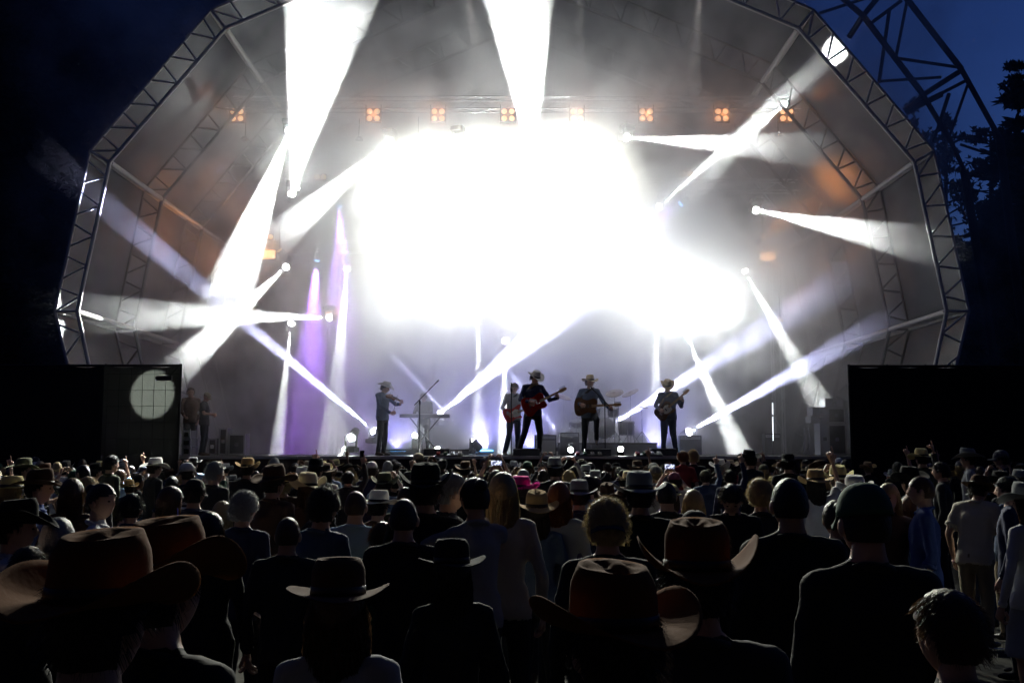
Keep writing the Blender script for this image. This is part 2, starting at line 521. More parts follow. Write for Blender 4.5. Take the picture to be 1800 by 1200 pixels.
BEAMS = [  # source px, Y, target px, Y, half angle, power, colour, floor?, what it looks like
    ((513, 340), T2Y - 1.5, (590, -60), 21.8, 9.2, 3.75, CW, 0, 'sending a thick white beam up through the roof smoke'),
    ((508, 232), T1Y, (400, 520), 22.6, 5.2, 5.62, CW, 0, 'sending a broad white beam down past the warm strobe'),
    ((938, 300), T1Y, (908, -60), 21.8, 9.4, 3.25, CW, 0, 'sending a white beam straight up above the central glare'),
    ((685, 250), T1Y, (480, 425), 22.6, 4.2, 2.50, CW, 0, 'sending a white beam down beside the purple light'),
    ((805, 245), T1Y, (690, 335), 23, 5.5, 2.00, CW, 0, 'sending a short white beam into the edge of the glare'),
    ((1160, 362), T2Y, (1478, 80), 23.15, 2.4, 3.75, CW, 0, 'sending a beam that makes a bright spot on the roof membrane'),
    ((1378, 185), T1Y, (1235, 312), 23, 3.6, 1.50, CW, 0, 'beside the end blinder sending a beam down into the rig'),
    ((1103, 242), T1Y, (1400, 262), 22.6, 4.0, 2.00, CW, 0, 'sending a level white beam under the two warm blinders'),
    ((1330, 370), T2Y, (1652, 436), 22.3, 3.6, 2.75, CW, 0, 'sending a white beam out past the roof leg by the pines'),
    ((1310, 478), T3Y, (1462, 745), 28.0, 3.8, 2.50, CW, 0, 'sending a white beam down onto the pale flight cases'),
    ((1212, 758), 28.5, (1600, 540), 21.5, 2.6, 6.24, CB, 1, 'sending a bluish beam up behind the guitarist in dark hat'),
    ((1072, 748), 30.5, (1490, 490), 22.0, 2.6, 6.24, CB, 1, 'sending a bluish beam up behind the cymbals'),
    ((1204, 585), T3Y, (1302, 800), 28.5, 4.2, 2.25, CW, 0, 'sending a soft white beam to the floor beside the guitarist'),
    ((775, 726), 30.8, (940, 590), 27, 4.2, 4.68, CB, 1, 'sending a bluish beam up towards the glare from the keyboard'),
    ((829, 774), 28.0, (640, 572), 28.5, 1.4, 5.72, CB, 1, 'sending a thin bluish beam behind the keyboard player'),
    ((656, 756), 28.0, (140, 324), 22.6, 2.2, 8.32, CB, 1, 'behind the fiddler sending a long bluish beam to the roof leg'),
    ((617, 770), 26.0, (596, 802), 25.4, 4.0, 1.50, CW, 1, 'on the deck sending a short white beam to the stage edge'),
    ((502, 470), T3Y - .4, (268, 692), 22.3, 2.9, 4.25, CW, 0, 'sending a white beam down onto the netted side screen'),
    ((610, 475), T3Y, (582, 800), 28.4, 3.8, 2.75, CW, 0, 'on the tower sending a white beam down beside the fiddler'),
    ((512, 570), T3Y, (487, 790), 29.0, 2.7, 2.25, CW, 0, 'sending a narrow white beam down over the empty deck'),
    ((578, 558), T3Y - 1, (132, 552), 22.9, 3.6, 3.25, CW, 0, 'sending a level white beam to the lit roof leg'),
    ((990, 771), 28.3, (876, 630), 29.2, 1.9, 4.68, CB, 1, 'sending a bluish beam up behind the singer with red guitar'),
    ((840, 560), T3Y, (842, 800), 29.5, 3.6, 1.50, CW, 0, 'sending a white shaft down in the middle of the stage'),
    ((888, 600), T3Y, (885, 800), 27.2, 2.2, 2.25, CW, 0, 'sending a white shaft down behind the bassist'),
    ((1155, 540), T3Y, (1150, 790), 29.0, 3.6, 1.25, CW, 0, 'sending a white shaft down behind the cymbals'),
]
for (s, sy, e, ey, h, p, c, fl, txt) in BEAMS:
    moving_head(P(*s, sy), P(*e, ey), h, p * K, c, EMB if c is CB else EMW, 'black moving-head stage light ' + txt, bool(fl))
# wide wash lights in the smoke: the glare
WASH = [((742, 400), T3Y - .6, 1.0), ((838, 335), T2Y - .4, 1.0), ((905, 430), T3Y - .6, 1.2), ((985, 330), T2Y - .4, 1.2), ((1030, 455), T3Y - .6, 1.4), ((690, 360), T2Y - .4, .5), ((800, 520), T3Y - .6, 1.4), ((690, 530), T3Y - .6, .8), ((1110, 500), T3Y - .6, .8),
        ((930, 545), T3Y - .6, 1.3), ((1175, 540), T3Y - .6, 1.4), ((1245, 545), T3Y - .6, 1.2), ((520, 330), T2Y - .4, .45)]
KW = 1350
for i, (s, sy, k) in enumerate(WASH):
    a = P(*s, sy)
    moving_head(a, V((a.x * .6, 0, 5.0 if sy > 30.5 else a.z + 7)), 40, KW * k, CW, EMW, 'black wash light facing the crowd inside the white glare', blend=1., group='wash lights in the glare')
for (s, k) in (((765, 300), 1.), ((872, 285), 1.), ((985, 280), 1.)):  # extra lamps on the front truss, added to brighten the crowd
    a = P(*s, T1Y - .2)
    moving_head(a, V((a.x * 1.2, 10, 1.4)), 30, 13000 * k, (1., 1., .86), EMW, 'added black wash light on the front truss tilted down to brighten the crowd', blend=1., group='added audience lights on the front truss')
# ------------------------------------------------------------------ blinders and other lamps
def lamp_light(p, dst, half, power, col, parent, blend=.6, r=.08):
    l = bpy.data.lights.new('lamp_glow', 'SPOT')
    l.energy = power; l.color = col; l.spot_size = 2 * math.radians(half); l.spot_blend = blend; l.shadow_soft_size = r
    return link('lamp_glow', l, aim(p, dst), parent)
ORANGE = (1., .42, .15)
BLX = (416, 656, 770, 893, 1014, 1136, 1269, 1383)
BL_TXT = ('at the far end of the truss nearest the netted screen', 'beside the thick upward beam', 'between two downward beams', 'half hidden by the central upward beam', 'just past the central upward beam', 'above the level beam, nearer the glare', 'above the level beam, away from the glare', 'beside the crossing beams next to the roof leg')
for x, tx in zip(BLX, BL_TXT):
    Y = T1Y - .26
    c = P(x, 202, Y)
    t = thing('blinder', c, 'glowing warm four-lamp blinder ' + tx, 'blinder', 'blinders on the front truss')
    mb = MB(); mb.box((c.x - .2, c.y + .02, c.z - .19), (c.x + .2, c.y + .14, c.z + .19)); mb.box((c.x - .22, c.y + .03, c.z - .2), (c.x - .2, c.y + .1, c.z + .3)); mb.box((c.x + .2, c.y + .03, c.z - .2), (c.x + .22, c.y + .1, c.z + .3)); mb.obj('housing', BLACKMETAL, t)
    for dx in (-.105, .105):
        for dz in (-.1, .1):
            mb = MB(); mb.lathe([(.078, -.02), (.076, .01), (.055, .028), (.02, .036)], 12, Matrix.Translation((c.x + dx, c.y + .01, c.z + dz)) @ Matrix.Rotation(math.pi / 2, 4, 'X'))
            mb.obj('lamp', EMY if x < 1100 else EMO, t, True)
    lamp_light(c + V((0, -.08, 0)), V((c.x * .5, 2, 1.4)), 50, 26, (1., .30, .07), t, 1.)
for x, y, Y, tx in ((563, 311, T2Y, 'behind the thick beam'), (1207, 305, T2Y, 'behind the crossing beams'), (470, 416, T3Y, 'above the strobe by the violet light'), (1348, 414, T3Y, 'above the lone strobe'), (1128, 414, T3Y, 'at the edge of the glare'), (585, 508, T3Y + .3, 'on the tower above its strobe')):
    c = P(x, y, Y - .3)
    t = thing('pair_lamp', c, 'small warm two-lamp unit ' + tx, 'stage light', 'small two-lamp units')
    mb = MB(); mb.box((c.x - .2, c.y + .02, c.z - .1), (c.x + .2, c.y + .12, c.z + .1)); mb.obj('housing', BLACKMETAL, t)
    for dx in (-.1, .1):
        mb = MB(); mb.lathe([(.075, -.02), (.07, .01), (.05, .025), (.02, .03)], 12, Matrix.Translation((c.x + dx, c.y + .01, c.z)) @ Matrix.Rotation(math.pi / 2, 4, 'X'))
        mb.obj('lamp', EMO, t, True)
EMS = mat('strobe_warm', (.8, .5, .3), .3, emit=((1, .50, .2), 4))
for x, y, Y, tx in ((470, 447, T3Y, 'beside the violet light'), (585, 545, T3Y, 'on the tower where the level beam starts'), (1350, 450, T3Y, 'alone in the dark beyond the glare')):
    c = P(x, y, Y - .35)
    t = thing('strobe', c, 'bright warm orange strobe panel ' + tx, 'strobe')
    mb = MB(); mb.box((c.x - .27, c.y + .03, c.z - .17), (c.x + .27, c.y + .13, c.z + .17)); mb.obj('housing', BLACKMETAL, t)
    for k in range(3):
        mb = MB(); mb.box((c.x - .24, c.y, c.z - .13 + k * .09), (c.x + .24, c.y + .04, c.z - .05 + k * .09)); mb.obj('light_bar', EMS, t)
    lamp_light(c + V((0, -.1, 0)), c + V((0, -3, -.6)), 60, 70, (1., .36, .10), t, 1.)
# cyan / violet heads on the rear
VIOLET = (.45, .18, 1.)
for x, y, Y, dst, pw, tx in ((597, 362, T3Y - .3, (600, 560), 90000, 'on the truss above the tower'), (557, 457, T3Y - .3, (545, 620), 80000, 'hung lower beside the tower'), (1197, 358, T2Y - .3, (1120, 410), 25000, 'beneath the crossing beams')):
    c = P(x, y, Y)
    t = thing('violet_spot', c, 'blue-lensed spot light with violet beam ' + tx, 'stage light')
    M = aim(c, P(*dst, Y))
    mb = MB(); mb.lathe([(.05, .3), (.1, .26), (.11, .05), (.12, .0), (.118, -.01)], 14); mb.obj('housing', BLACKMETAL, t, True, M)
    mb = MB(); mb.lathe([(.1, -.012), (.09, -.03), (.04, -.045), (.005, -.05)], 14); mb.obj('lens', EMC, t, True, M)
    rod('hanger', c + V((0, 0, .1)), c + V((0, 0, .55)), .02, BLACKMETAL, t)
    l = bpy.data.lights.new('beam', 'SPOT'); l.energy = pw; l.color = VIOLET; l.spot_size = math.radians(22); l.spot_blend = .9; l.shadow_soft_size = .05
    link('beam', l, M @ Matrix.Translation((0, 0, -.09)), t)
# warm par cans that light the membrane at the sides
for p, d, tx in (((-8.0, 30.6, 6.6), (-9.6, 28.4, 8.2), 'behind the legs by the netted screen'), ((7.9, 30.8, 8.6), (9.3, 28.6, 9.7), 'high behind the legs by the pines'), ((8.3, 30.6, 6.0), (9.9, 29.0, 8.0), 'low behind the legs by the pines'), ((-7.3, 30.8, 8.2), (-8.9, 29.4, 10.0), 'high behind the legs by the netted screen')):
    t = thing('par_can', p, 'black par can throwing orange light ' + tx, 'stage light')
    M = aim(V(p), V(d))
    mb = MB(); mb.lathe([(.05, .3), (.1, .26), (.11, .05), (.11, -.02)], 14); mb.obj('housing', BLACKMETAL, t, True, M)
    mb = MB(); mb.lathe([(.1, -.022), (.06, -.035), (.005, -.04)], 14); mb.obj('lens', EMO, t, True, M)
    rod('hanger', V(p), V(p) + V((0, 0, .8)), .02, BLACKMETAL, t)
    lamp_light(V(p) + (V(d) - V(p)).normalized() * .1, V(d), 20, 800, (1., .33, .07), t, .9, .05)
# small unlit bowl lamps hung under the front truss and dark panels behind
for px, py in ((431, 246), (631, 246), (1368, 238), (735, 243)):
    c = P(px, py, T1Y - .1)
    t = thing('bowl_lamp', c, 'small unlit bowl lamp hanging under the blinder truss', 'lamp', 'unlit bowl lamps under the truss')
    mb = MB(); mb.lathe([(.02, .1), (.07, .09), (.12, .02), (.13, 0), (.125, -.005)], 14, Matrix.Translation(c)); mb.obj('bowl', CHROME, t, True)
    rod('stem', c + V((0, 0, .09)), c + V((0, 0, .6)), .012, BLACKMETAL, t)
# ------------------------------------------------------------------ outdoor lattice girder over the roof (dark against the sky)
GIR = mat('girder_dark_steel', (.02, .02, .022), .6, .3, bump=.1)
gir = thing('lattice_girder', P(1640, 200, 29), 'dark steel lattice girder against the blue dusk sky beside the roof', 'girder')
GY, GZ = 27.2, 29.4
LINES = [((1470, -12), (1517, 28), .13), ((1517, 28), (1620, 163), .14), ((1620, 163), (1672, 250), .12), ((1672, 250), (1695, 300), .1),
         ((1580, -20), (1600, 6), .14), ((1600, 6), (1690, 122), .14), ((1690, 122), (1757, 243), .12)]
for a, b, r in LINES: rod('chord', P(*a, GY), P(*b, GY), r * .62, GIR, gir)
FARL = [((1440, 24), (1526, -4), .06), ((1493, 65), (1517, 28), .12), ((1517, 28), (1550, -12), .12), ((1530, 42), (1584, 2), .075), ((1594, 4), (1575, 100), .06), ((1563, 20), (1545, 146), .07),
        ((1548, 143), (1654, 136), .055), ((1579, 103), (1688, 119), .06), ((1594, 196), (1622, 172), .16), ((1618, 170), (1690, 124), .11), ((1632, 176), (1698, 142), .07), ((1668, 165), (1652, 215), .075),
        ((1702, 146), (1669, 240), .055), ((1652, 215), (1640, 250), .06), ((1688, 254), (1742, 272), .05), ((1594, 196), (1655, 166), .12)]
for a, b, r in FARL: rod('brace', P(*a, GY + .1), P(*b, GY + .1), r * .75, GIR, gir, 6)
# the leg that carries it, standing behind the roof
rod('leg', P(1695, 300, GY), V((P(1760, 300, GY).x, GY, 0)), .12, GIR, gir)
rod('leg', P(1757, 243, GY), V((P(1800, 243, GY).x, GY, 0)), .12, GIR, gir)
# ------------------------------------------------------------------ trees
BARK = mat('pine_bark', (.05, .035, .025), .95, bump=.9, bscale=12, var=.4)
NEEDLE = mat('pine_needles', (.030, .045, .020), .8, var=.4, vscale=2)
def pine_mesh(seed, H, R, low, n_l, gappy):
    r = random.Random(seed)
    tr = MB(); lb = MB()
    pts = [V((.25 * noise.noise(V((z * .2, seed, 0))), .25 * noise.noise(V((z * .2, 0, seed))), z)) for z in [H * k / 10 for k in range(11)]]
    tr.tube(pts, [.26 * (1 - .88 * k / 10) for k in range(11)], 9)
    cv, cf = [], []
    for i in range(n_l):
        t = low + (1 - low) * (i + r.random()) / n_l
        z = H * t
        k = min(9, int(t * 10)); b = pts[k].lerp(pts[k + 1], t * 10 - k)
        prof = (1 - (t - low) / (1 - low)) ** .6 * (.55 + .45 * min(1, (t - low) / .12)) if t < .999 else 0
        L = R * (prof + .08) * r.uniform(.45, 1.12)
        a = r.uniform(0, 2 * math.pi)
        d = V((math.cos(a), math.sin(a), r.uniform(-.1, .42)))
        lp_ = [b, b + d * L * .4 + V((0, 0, -.02 * L)), b + d * L * .8, b + d * L + V((0, 0, .05 * L))]
        lb.tube(lp_, [.05 * (1 - t * .6), .035, .02, .008], 5, False)
        for q in range(gappy):
            s = r.uniform(.3, 1.05) ** .8
            c = b + d * L * s + V((r.gauss(0, .13 * L), r.gauss(0, .13 * L), r.gauss(.05, .09 * L)))
            sz = r.uniform(.12, .27)
            for w in range(7):       # a tuft of narrow needle blades
                dv = V((r.gauss(0, 1), r.gauss(0, 1), r.gauss(.35, .8))).normalized() * sz
                sd = dv.cross(V((r.gauss(0, 1), r.gauss(0, 1), r.gauss(0, 1)))).normalized() * sz * .17
                n = len(cv)
                cv += [c - sd, c + sd, c + dv * .6 + sd * .9, c + dv, c + dv * .6 - sd * .9]
                cf.append((n, n + 1, n + 2, n + 3, n + 4))
    return tr.mesh('trunk', BARK, True), lb.mesh('limbs', BARK, True), mdata('crown', (cv, cf), NEEDLE)
PM = [pine_mesh(1, 15, 3.0, .28, 64, 26), pine_mesh(2, 13, 2.6, .35, 44, 20), pine_mesh(3, 16, 3.4, .2, 76, 26), pine_mesh(4, 9, 2.2, .12, 48, 26)]
def pine(px, top, Y, k, label, rz=0, wide=1.):
    p = P(px, top, Y)
    H = (15, 13, 16, 9)[k]
    s = p.z / H
    for _ in range(12):                # crowns keep clear of the roof: stand farther back in the same direction
        R_ = (3.0, 2.6, 3.4, 2.2)[k] * 1.15 * s * wide
        if Y - R_ > 34.2 or abs(p.x) - R_ > 12.1 * (1 if Y > 21 else 0): break
        Y += .8
        p = P(px, top, Y); s = p.z / H
    M = Matrix.Translation((p.x, Y, 0)) @ Matrix.Rotation(rz, 4, 'Z') @ Matrix.Diagonal((s * wide, s * wide, s, 1))
    t = thing('pine_tree', None, label, 'tree', 'pine trees around the stage', M)
    link('trunk', PM[k][0], M, t); link('limbs', PM[k][1], M, t); link('crown', PM[k][2], M, t)
pine(1800, 112, 36, 0, 'tall dark pine standing highest against the dusk sky', 0)
pine(1735, 235, 38, 1, 'open pine with sky showing between its branches beside the girder', 1, 1.15)
pine(1655, 215, 42, 1, 'thin pine behind the lattice girder', 2, .9)
pine(1590, 180, 44, 1, 'pine top just showing above the roof edge', 3, .8)
pine(1790, 400, 30, 3, 'low dense pine beside the plain dark screen', 1, 1.5)
pine(1722, 400, 33, 3, 'dark bushy pine close behind the roof leg and girder', 4, 1.3)
pine(1850, 250, 34, 2, 'broad pine at the edge of the wood past the tall one', 2, 1.2)
pine(1690, 470, 40, 3, 'short pine deep in the shade behind the roof leg', 5, 1.5)
pine(-40, -420, 30, 2, 'towering pine whose crown blots out the sky over the netted screen', 0, 1.4)
pine(110, -330, 33, 2, 'massive pine close behind the roof shoulder, over the netted screen', 2, 1.35)
pine(260, -380, 38, 0, 'tall pine rising behind the dark slope of the roof', 3, 1.5)
pine(-60, 80, 27, 3, 'bushy lower pine beside the lit roof leg', 1, 1.5)
pine(10, 330, 29, 3, 'squat pine in the dark beside the netted screen', 4, 1.7)
pine(370, -420, 42, 2, 'farthest pine above the dark roof ridge', 5, 1.35)

pine(-130, -120, 26, 2, 'near pine beyond the netted screen whose boughs hide the sky', 3, 1.5)
pine(200, -260, 43, 0, 'pine crown over the dark roof shoulder', 1, 1.7)
pine(230, -150, 31, 2, 'pine pressing close behind the dark roof slope', 2, 1.3)
pine(60, -60, 31, 2, 'pine filling the dark between two massive trunks', 5, 1.5)
pine(320, -240, 34, 2, 'pine rising over the dark roof knee', 4, 1.3)
pine(1822, 150, 31, 3, 'dense dark conifer filling the edge beside the tall pine', 2, 1.25)
pine(1775, 300, 34, 3, 'dense conifer at the foot of the tall pine', 3, 1.3)
pine(150, -300, 46, 2, 'pine filling the gap between the two massive ones', 1, 1.5)
pine(-20, -300, 40, 0, 'pine behind the towering one', 4, 1.6)
pine(60, -200, 50, 2, 'far pine closing the darkest part of the wood', 2, 1.6)
pine(430, -330, 50, 2, 'far pine over the roof ridge', 1, 1.4)
# unseen pines of the wood, added round the audience to block dusk sky light
for k in range(15):
    a = math.radians(188 + k * 164 / 14) if k < 15 else 0
    r_ = 13 + 5 * ((k * 7) % 3) / 2
    x, y = r_ * 1.25 * math.cos(a), 3 + r_ * math.sin(a)
    kk = (2, 0, 2)[k % 3]
    s_ = 1.6 + .12 * ((k * 5) % 4)
    M = Matrix.Translation((x, y, 0)) @ Matrix.Rotation(k * 1.7, 4, 'Z') @ Matrix.Diagonal((s_ * 1.3, s_ * 1.3, s_, 1))
    t = thing('pine_tree', None, 'tall dark pine of the wood, added unseen behind the crowd to block sky light', 'tree', 'added pines behind the crowd', M)
    link('trunk', PM[kk][0], M, t); link('limbs', PM[kk][1], M, t); link('crown', PM[kk][2], M, t)

# key lights added out of view on the front arch to light the band
for x, (tx_, ty_) in ((-5.5, (671, 25.5)), (-1.2, (938, 24.0)), (1.6, (1037, 24.9)), (4.6, (1176, 25.3))):
    p = V((x, 22.95, 13.7)); d = P(tx_, 715, ty_)
    t = thing('added_key_spot', p, 'black profile spot added out of view at the front arch to light the band', 'stage light', 'added key lights over the band')
    M = aim(p, d)
    mb = MB(); mb.lathe([(.06, .55), (.11, .5), (.11, .2), (.085, .18), (.085, -.02)], 14); mb.obj('housing', BLACKMETAL, t, True, M)
    mb = MB(); mb.lathe([(.075, -.022), (.05, -.035), (.005, -.04)], 14); mb.obj('lens', EMW, t, True, M)
    rod('hanger', p, p + V((0, 0, .8)), .02, BLACKMETAL, t)
    lamp_light(p + (d - p).normalized() * .12, d, 5, 1000, (1, .95, .88), t, .6, .05)

# bluish-violet floor washes along the riser
for x, Y in ((852, 28.6), (930, 28.9), (1150, 28.8), (700, 29.2)):
    p = P(x, 795, Y); p.z = SZ + .12
    t = thing('floor_wash', p, 'low floor wash throwing violet-blue light behind the band', 'stage light', 'violet floor washes')
    M = aim(p, p + V((0, -.5, 1.2)))
    mb = MB(); mb.box((-.25, -.06, 0), (.25, .06, .1)); mb.obj('housing', BLACKMETAL, t, False, M)
    mb = MB(); mb.box((-.23, -.045, -.012), (.23, .045, -.002)); mb.obj('lens', EMC, t, False, M)
    mb = MB(); mb.box((p.x - .2, p.y - .06, SZ), (p.x + .2, p.y + .06, p.z - .04)); mb.obj('foot', BLACKMETAL, t)
    lamp_light(p + V((0, -.03, .06)), p + V((0, -.5, 1.2)), 65, 420, (.38, .36, 1.), t, 1., .06)
# ------------------------------------------------------------------ people: materials
def cloth(name, col, rough=.85, sheen=.25):
    return mat('cloth_' + name, col, rough, bump=.35, bscale=18, sheen=sheen, var=.12, vscale=5)
CL = {k: cloth(k, c) for k, c in dict(black=(.010, .010, .011), charcoal=(.03, .03, .032), navy=(.018, .025, .07), blue=(.05, .09, .28), denim=(.06, .09, .16), palegrey=(.30, .31, .33), white=(.62, .62, .62), cream=(.50, .46, .38), brown=(.09, .05, .03), olive=(.07, .075, .04), red=(.30, .03, .03), green=(.04, .10, .06), purple=(.12, .06, .22), skyblue=(.22, .32, .46)).items()}
JEANS = cloth('jeans', (.035, .05, .09)); DARKJ = cloth('dark_jeans', (.012, .014, .02)); KHAKI = cloth('khaki', (.22, .18, .12)); PALEJ = cloth('pale_jeans', (.16, .22, .32))
SKINS = [mat('skin_fair', (.50, .30, .22), .5, bump=.1, bscale=80), mat('skin_tan', (.40, .23, .15), .5, bump=.1, bscale=80), mat('skin_brown', (.16, .085, .05), .5, bump=.1, bscale=80)]
SHOE = mat('shoe_leather', (.02, .014, .01), .4, bump=.1); BOOT = mat('boot_leather', (.06, .03, .015), .4, bump=.15)
EYE = mat('eye', (.03, .02, .02), .15)
def hairmat(name, col): return mat('hair_' + name, col, .42, bump=.5, bscale=90, var=.3, vscale=30, transl=.25, spec=.5)
HM = {k: hairmat(k, c) for k, c in dict(black=(.012, .010, .009), dark=(.03, .02, .014), brown=(.085, .045, .022), auburn=(.20, .06, .02), blond=(.48, .36, .17), grey=(.32, .32, .32), white=(.55, .55, .55)).items()}
def felt(name, col, sheen=.4): return mat('felt_' + name, col, .95, bump=.08, bscale=60, sheen=sheen if name != 'rust' else 0., spec=.15, var=.12, vscale=8)
FM = {k: felt(k, c) for k, c in dict(black=(.012, .012, .012), rust=(.15, .055, .014), brown=(.07, .038, .022), tan=(.36, .25, .12), straw=(.52, .44, .22), white=(.68, .66, .60), grey=(.22, .23, .23), olive=(.10, .10, .06), pink=(.75, .03, .28), cream=(.62, .52, .34)).items()}
FM_BAND = mat('hat_band', (.02, .016, .012), .5)
CAPM = {k: cloth('cap_' + k, c) for k, c in dict(black=(.012, .012, .014), navy=(.02, .025, .05), grey=(.16, .16, .16), olive=(.09, .09, .05), white=(.62, .62, .64), maroon=(.22, .06, .10), khaki=(.30, .26, .18), green=(.03, .08, .05)).items()}
# ------------------------------------------------------------------ people: head, hands, body
def head_points(M):
    """sculpted head, about 0.235 high, facing +Y, centre at origin"""
    nu, nv = 32, 24
    vs_, fs = [], []
    def G(d, c, w): return math.exp(-((d[0] - c[0]) ** 2 + (d[1] - c[1]) ** 2 + (d[2] - c[2]) ** 2) / (w * w))
    for j in range(nv + 1):
        ph = math.pi * j / nv
        for i in range(nu):
            th = 2 * math.pi * i / nu
            d = (math.sin(ph) * math.sin(th), math.sin(ph) * math.cos(th), math.cos(ph))
            x, y, z = d[0] * .076, d[1] * .097, d[2] * .118
            low = max(0, -d[2])
            x *= 1 - .30 * low ** 1.5                        # jaw narrows
            y = y * (1 - .22 * low) + .012 * low             # chin forward
            if d[1] < 0: y *= 1 - .25 * low                  # nape
            if d[1] > 0: y -= .010 * max(0, d[1] - .75) * 4 * .3
            y += .026 * G(d, (0, .97, -.16), .13) + .010 * G(d, (0, .99, .05), .10)      # nose
            y -= .010 * (G(d, (.36, .92, .06), .16) + G(d, (-.36, .92, .06), .16))         # sockets
            y += .006 * (G(d, (.33, .9, .26), .2) + G(d, (-.33, .9, .26), .2))             # brow
            y += .006 * G(d, (0, .90, -.50), .13) - .004 * G(d, (0, .92, -.40), .07) + .008 * G(d, (0, .75, -.80), .16)  # lips, chin
            vs_.append(M @ V((x, y, z)))
    for j in range(nv):
        for i in range(nu):
            i2 = (i + 1) % nu
            fs.append((j * nu + i, (j + 1) * nu + i, (j + 1) * nu + i2, j * nu + i2))
    return vs_, fs
def add_hand(mb, wrist, fore, palm_n, curl=.5, point=False, side=1):
    """palm, four fingers of unequal length and a thumb; fore = pointing direction"""
    y = V(fore).normalized(); n = V(palm_n); n = (n - y * n.dot(y)).normalized(); x = y.cross(n) * side
    w = V(wrist)
    q = lambda a, b, c: w + x * a + y * b + n * c
    mb.tube([q(0, -.02, 0), q(0, .02, 0), q(0, .06, 0), q(0, .095, 0)], [.027, .034, .042, .038], 8, True, .42, n.cross(y))
    for k, (ox, L) in enumerate(((-.030, .072), (-.010, .082), (.010, .077), (.029, .060))):
        c = curl if not (point and k == 0) else .05
        p = q(ox, .088, 0); a = 0
        pts = [p]
        for s in (.45, .32, .23):
            a += c * 1.1
            p = p + (y * math.cos(a) + n * math.sin(a) + x * ox * .6) * L * s
            pts.append(p)
        mb.tube(pts, [.0095, .009, .0082, .006], 6)
    p0 = q(-.034, .02, .005)
    mb.tube([p0, p0 + y * .03 - x * .022 + n * .012, p0 + y * .055 - x * (.026 - .03 * curl) + n * .03 * (.4 + curl), p0 + y * .075 - x * (.022 - .04 * curl) + n * .045 * (.3 + curl)], [.014, .0125, .011, .008], 6)
STD = dict(neck=(0, -.01, 1.49), head=(0, .015, 1.63), hy=0, hp=0, lean=(0, 0), sh=1., sR=(.174, -.01, 1.425), sL=(-.174, -.01, 1.425), eR=(.245, -.04, 1.13), eL=(-.245, -.04, 1.13), wR=(.25, .05, .88), wL=(-.25, .05, .88), hR=(.09, 0, .92), hL=(-.09, 0, .92), kR=(.105, .02, .50), kL=(-.105, .02, .50), aR=(.12, -.03, .09), aL=(-.12, -.03, .09), tR=.15, tL=-.15, curl=.45, pR=(-1, 0, 0), pL=(1, 0, 0), point=False)
POSES = dict(
    stand={}, shift=dict(eR=(.25, .02, 1.14), wR=(.16, .20, 1.02), eL=(-.25, -.03, 1.12), wL=(-.20, .12, .90), kR=(.09, .06, .5), head=(.02, .02, 1.63), hy=.2),
    cup=dict(eR=(.235, .06, 1.15), wR=(.17, .29, 1.25), pR=(-1, 0, 0), curl=.75, hy=-.15),
    up1=dict(eR=(.27, .10, 1.62), wR=(.22, .13, 1.88), sR=(.185, 0, 1.46), pR=(0, 1, 0), curl=1.1, point=True),
    phone=dict(eR=(.22, .22, 1.52), wR=(.09, .34, 1.72), eL=(-.22, .22, 1.52), wL=(-.09, .34, 1.72), sR=(.18, .02, 1.45), sL=(-.18, .02, 1.45), pR=(-1, 0, 0), pL=(1, 0, 0), curl=.7),
    arms2=dict(eR=(.24, .12, 1.62), wR=(.12, .14, 1.88), eL=(-.24, .12, 1.62), wL=(-.12, .14, 1.88), sR=(.18, 0, 1.46), sL=(-.18, 0, 1.46), pR=(-1, .2, 0), pL=(1, .2, 0), curl=.8),
    look=dict(head=(0, .05, 1.61), hp=-.65, eR=(.24, .05, 1.16), wR=(.08, .26, 1.14), eL=(-.24, .05, 1.16), wL=(-.06, .26, 1.12), curl=.7),
    hug=dict(eL=(-.27, .16, 1.36), wL=(-.16, .38, 1.42), eR=(.27, .16, 1.36), wR=(.14, .38, 1.42), pR=(-1, 0, 0), pL=(1, 0, 0)),
    hip=dict(eR=(.36, -.08, 1.16), wR=(.20, .03, 1.02), curl=.6, hy=.25),
    bend=dict(lean=(.0, .16), neck=(0, .10, 1.46), head=(0, .17, 1.58), hp=-.25, eR=(.24, .12, 1.12), wR=(.22, .30, .94), sR=(.185, .08, 1.40), sL=(-.185, .08, 1.40)),
    pointR=dict(eR=(.30, .22, 1.36), wR=(.34, .46, 1.40), pR=(0, 0, -1), curl=.2, hy=-.5, eL=(-.24, .06, 1.14), wL=(-.12, .24, 1.10)),
)
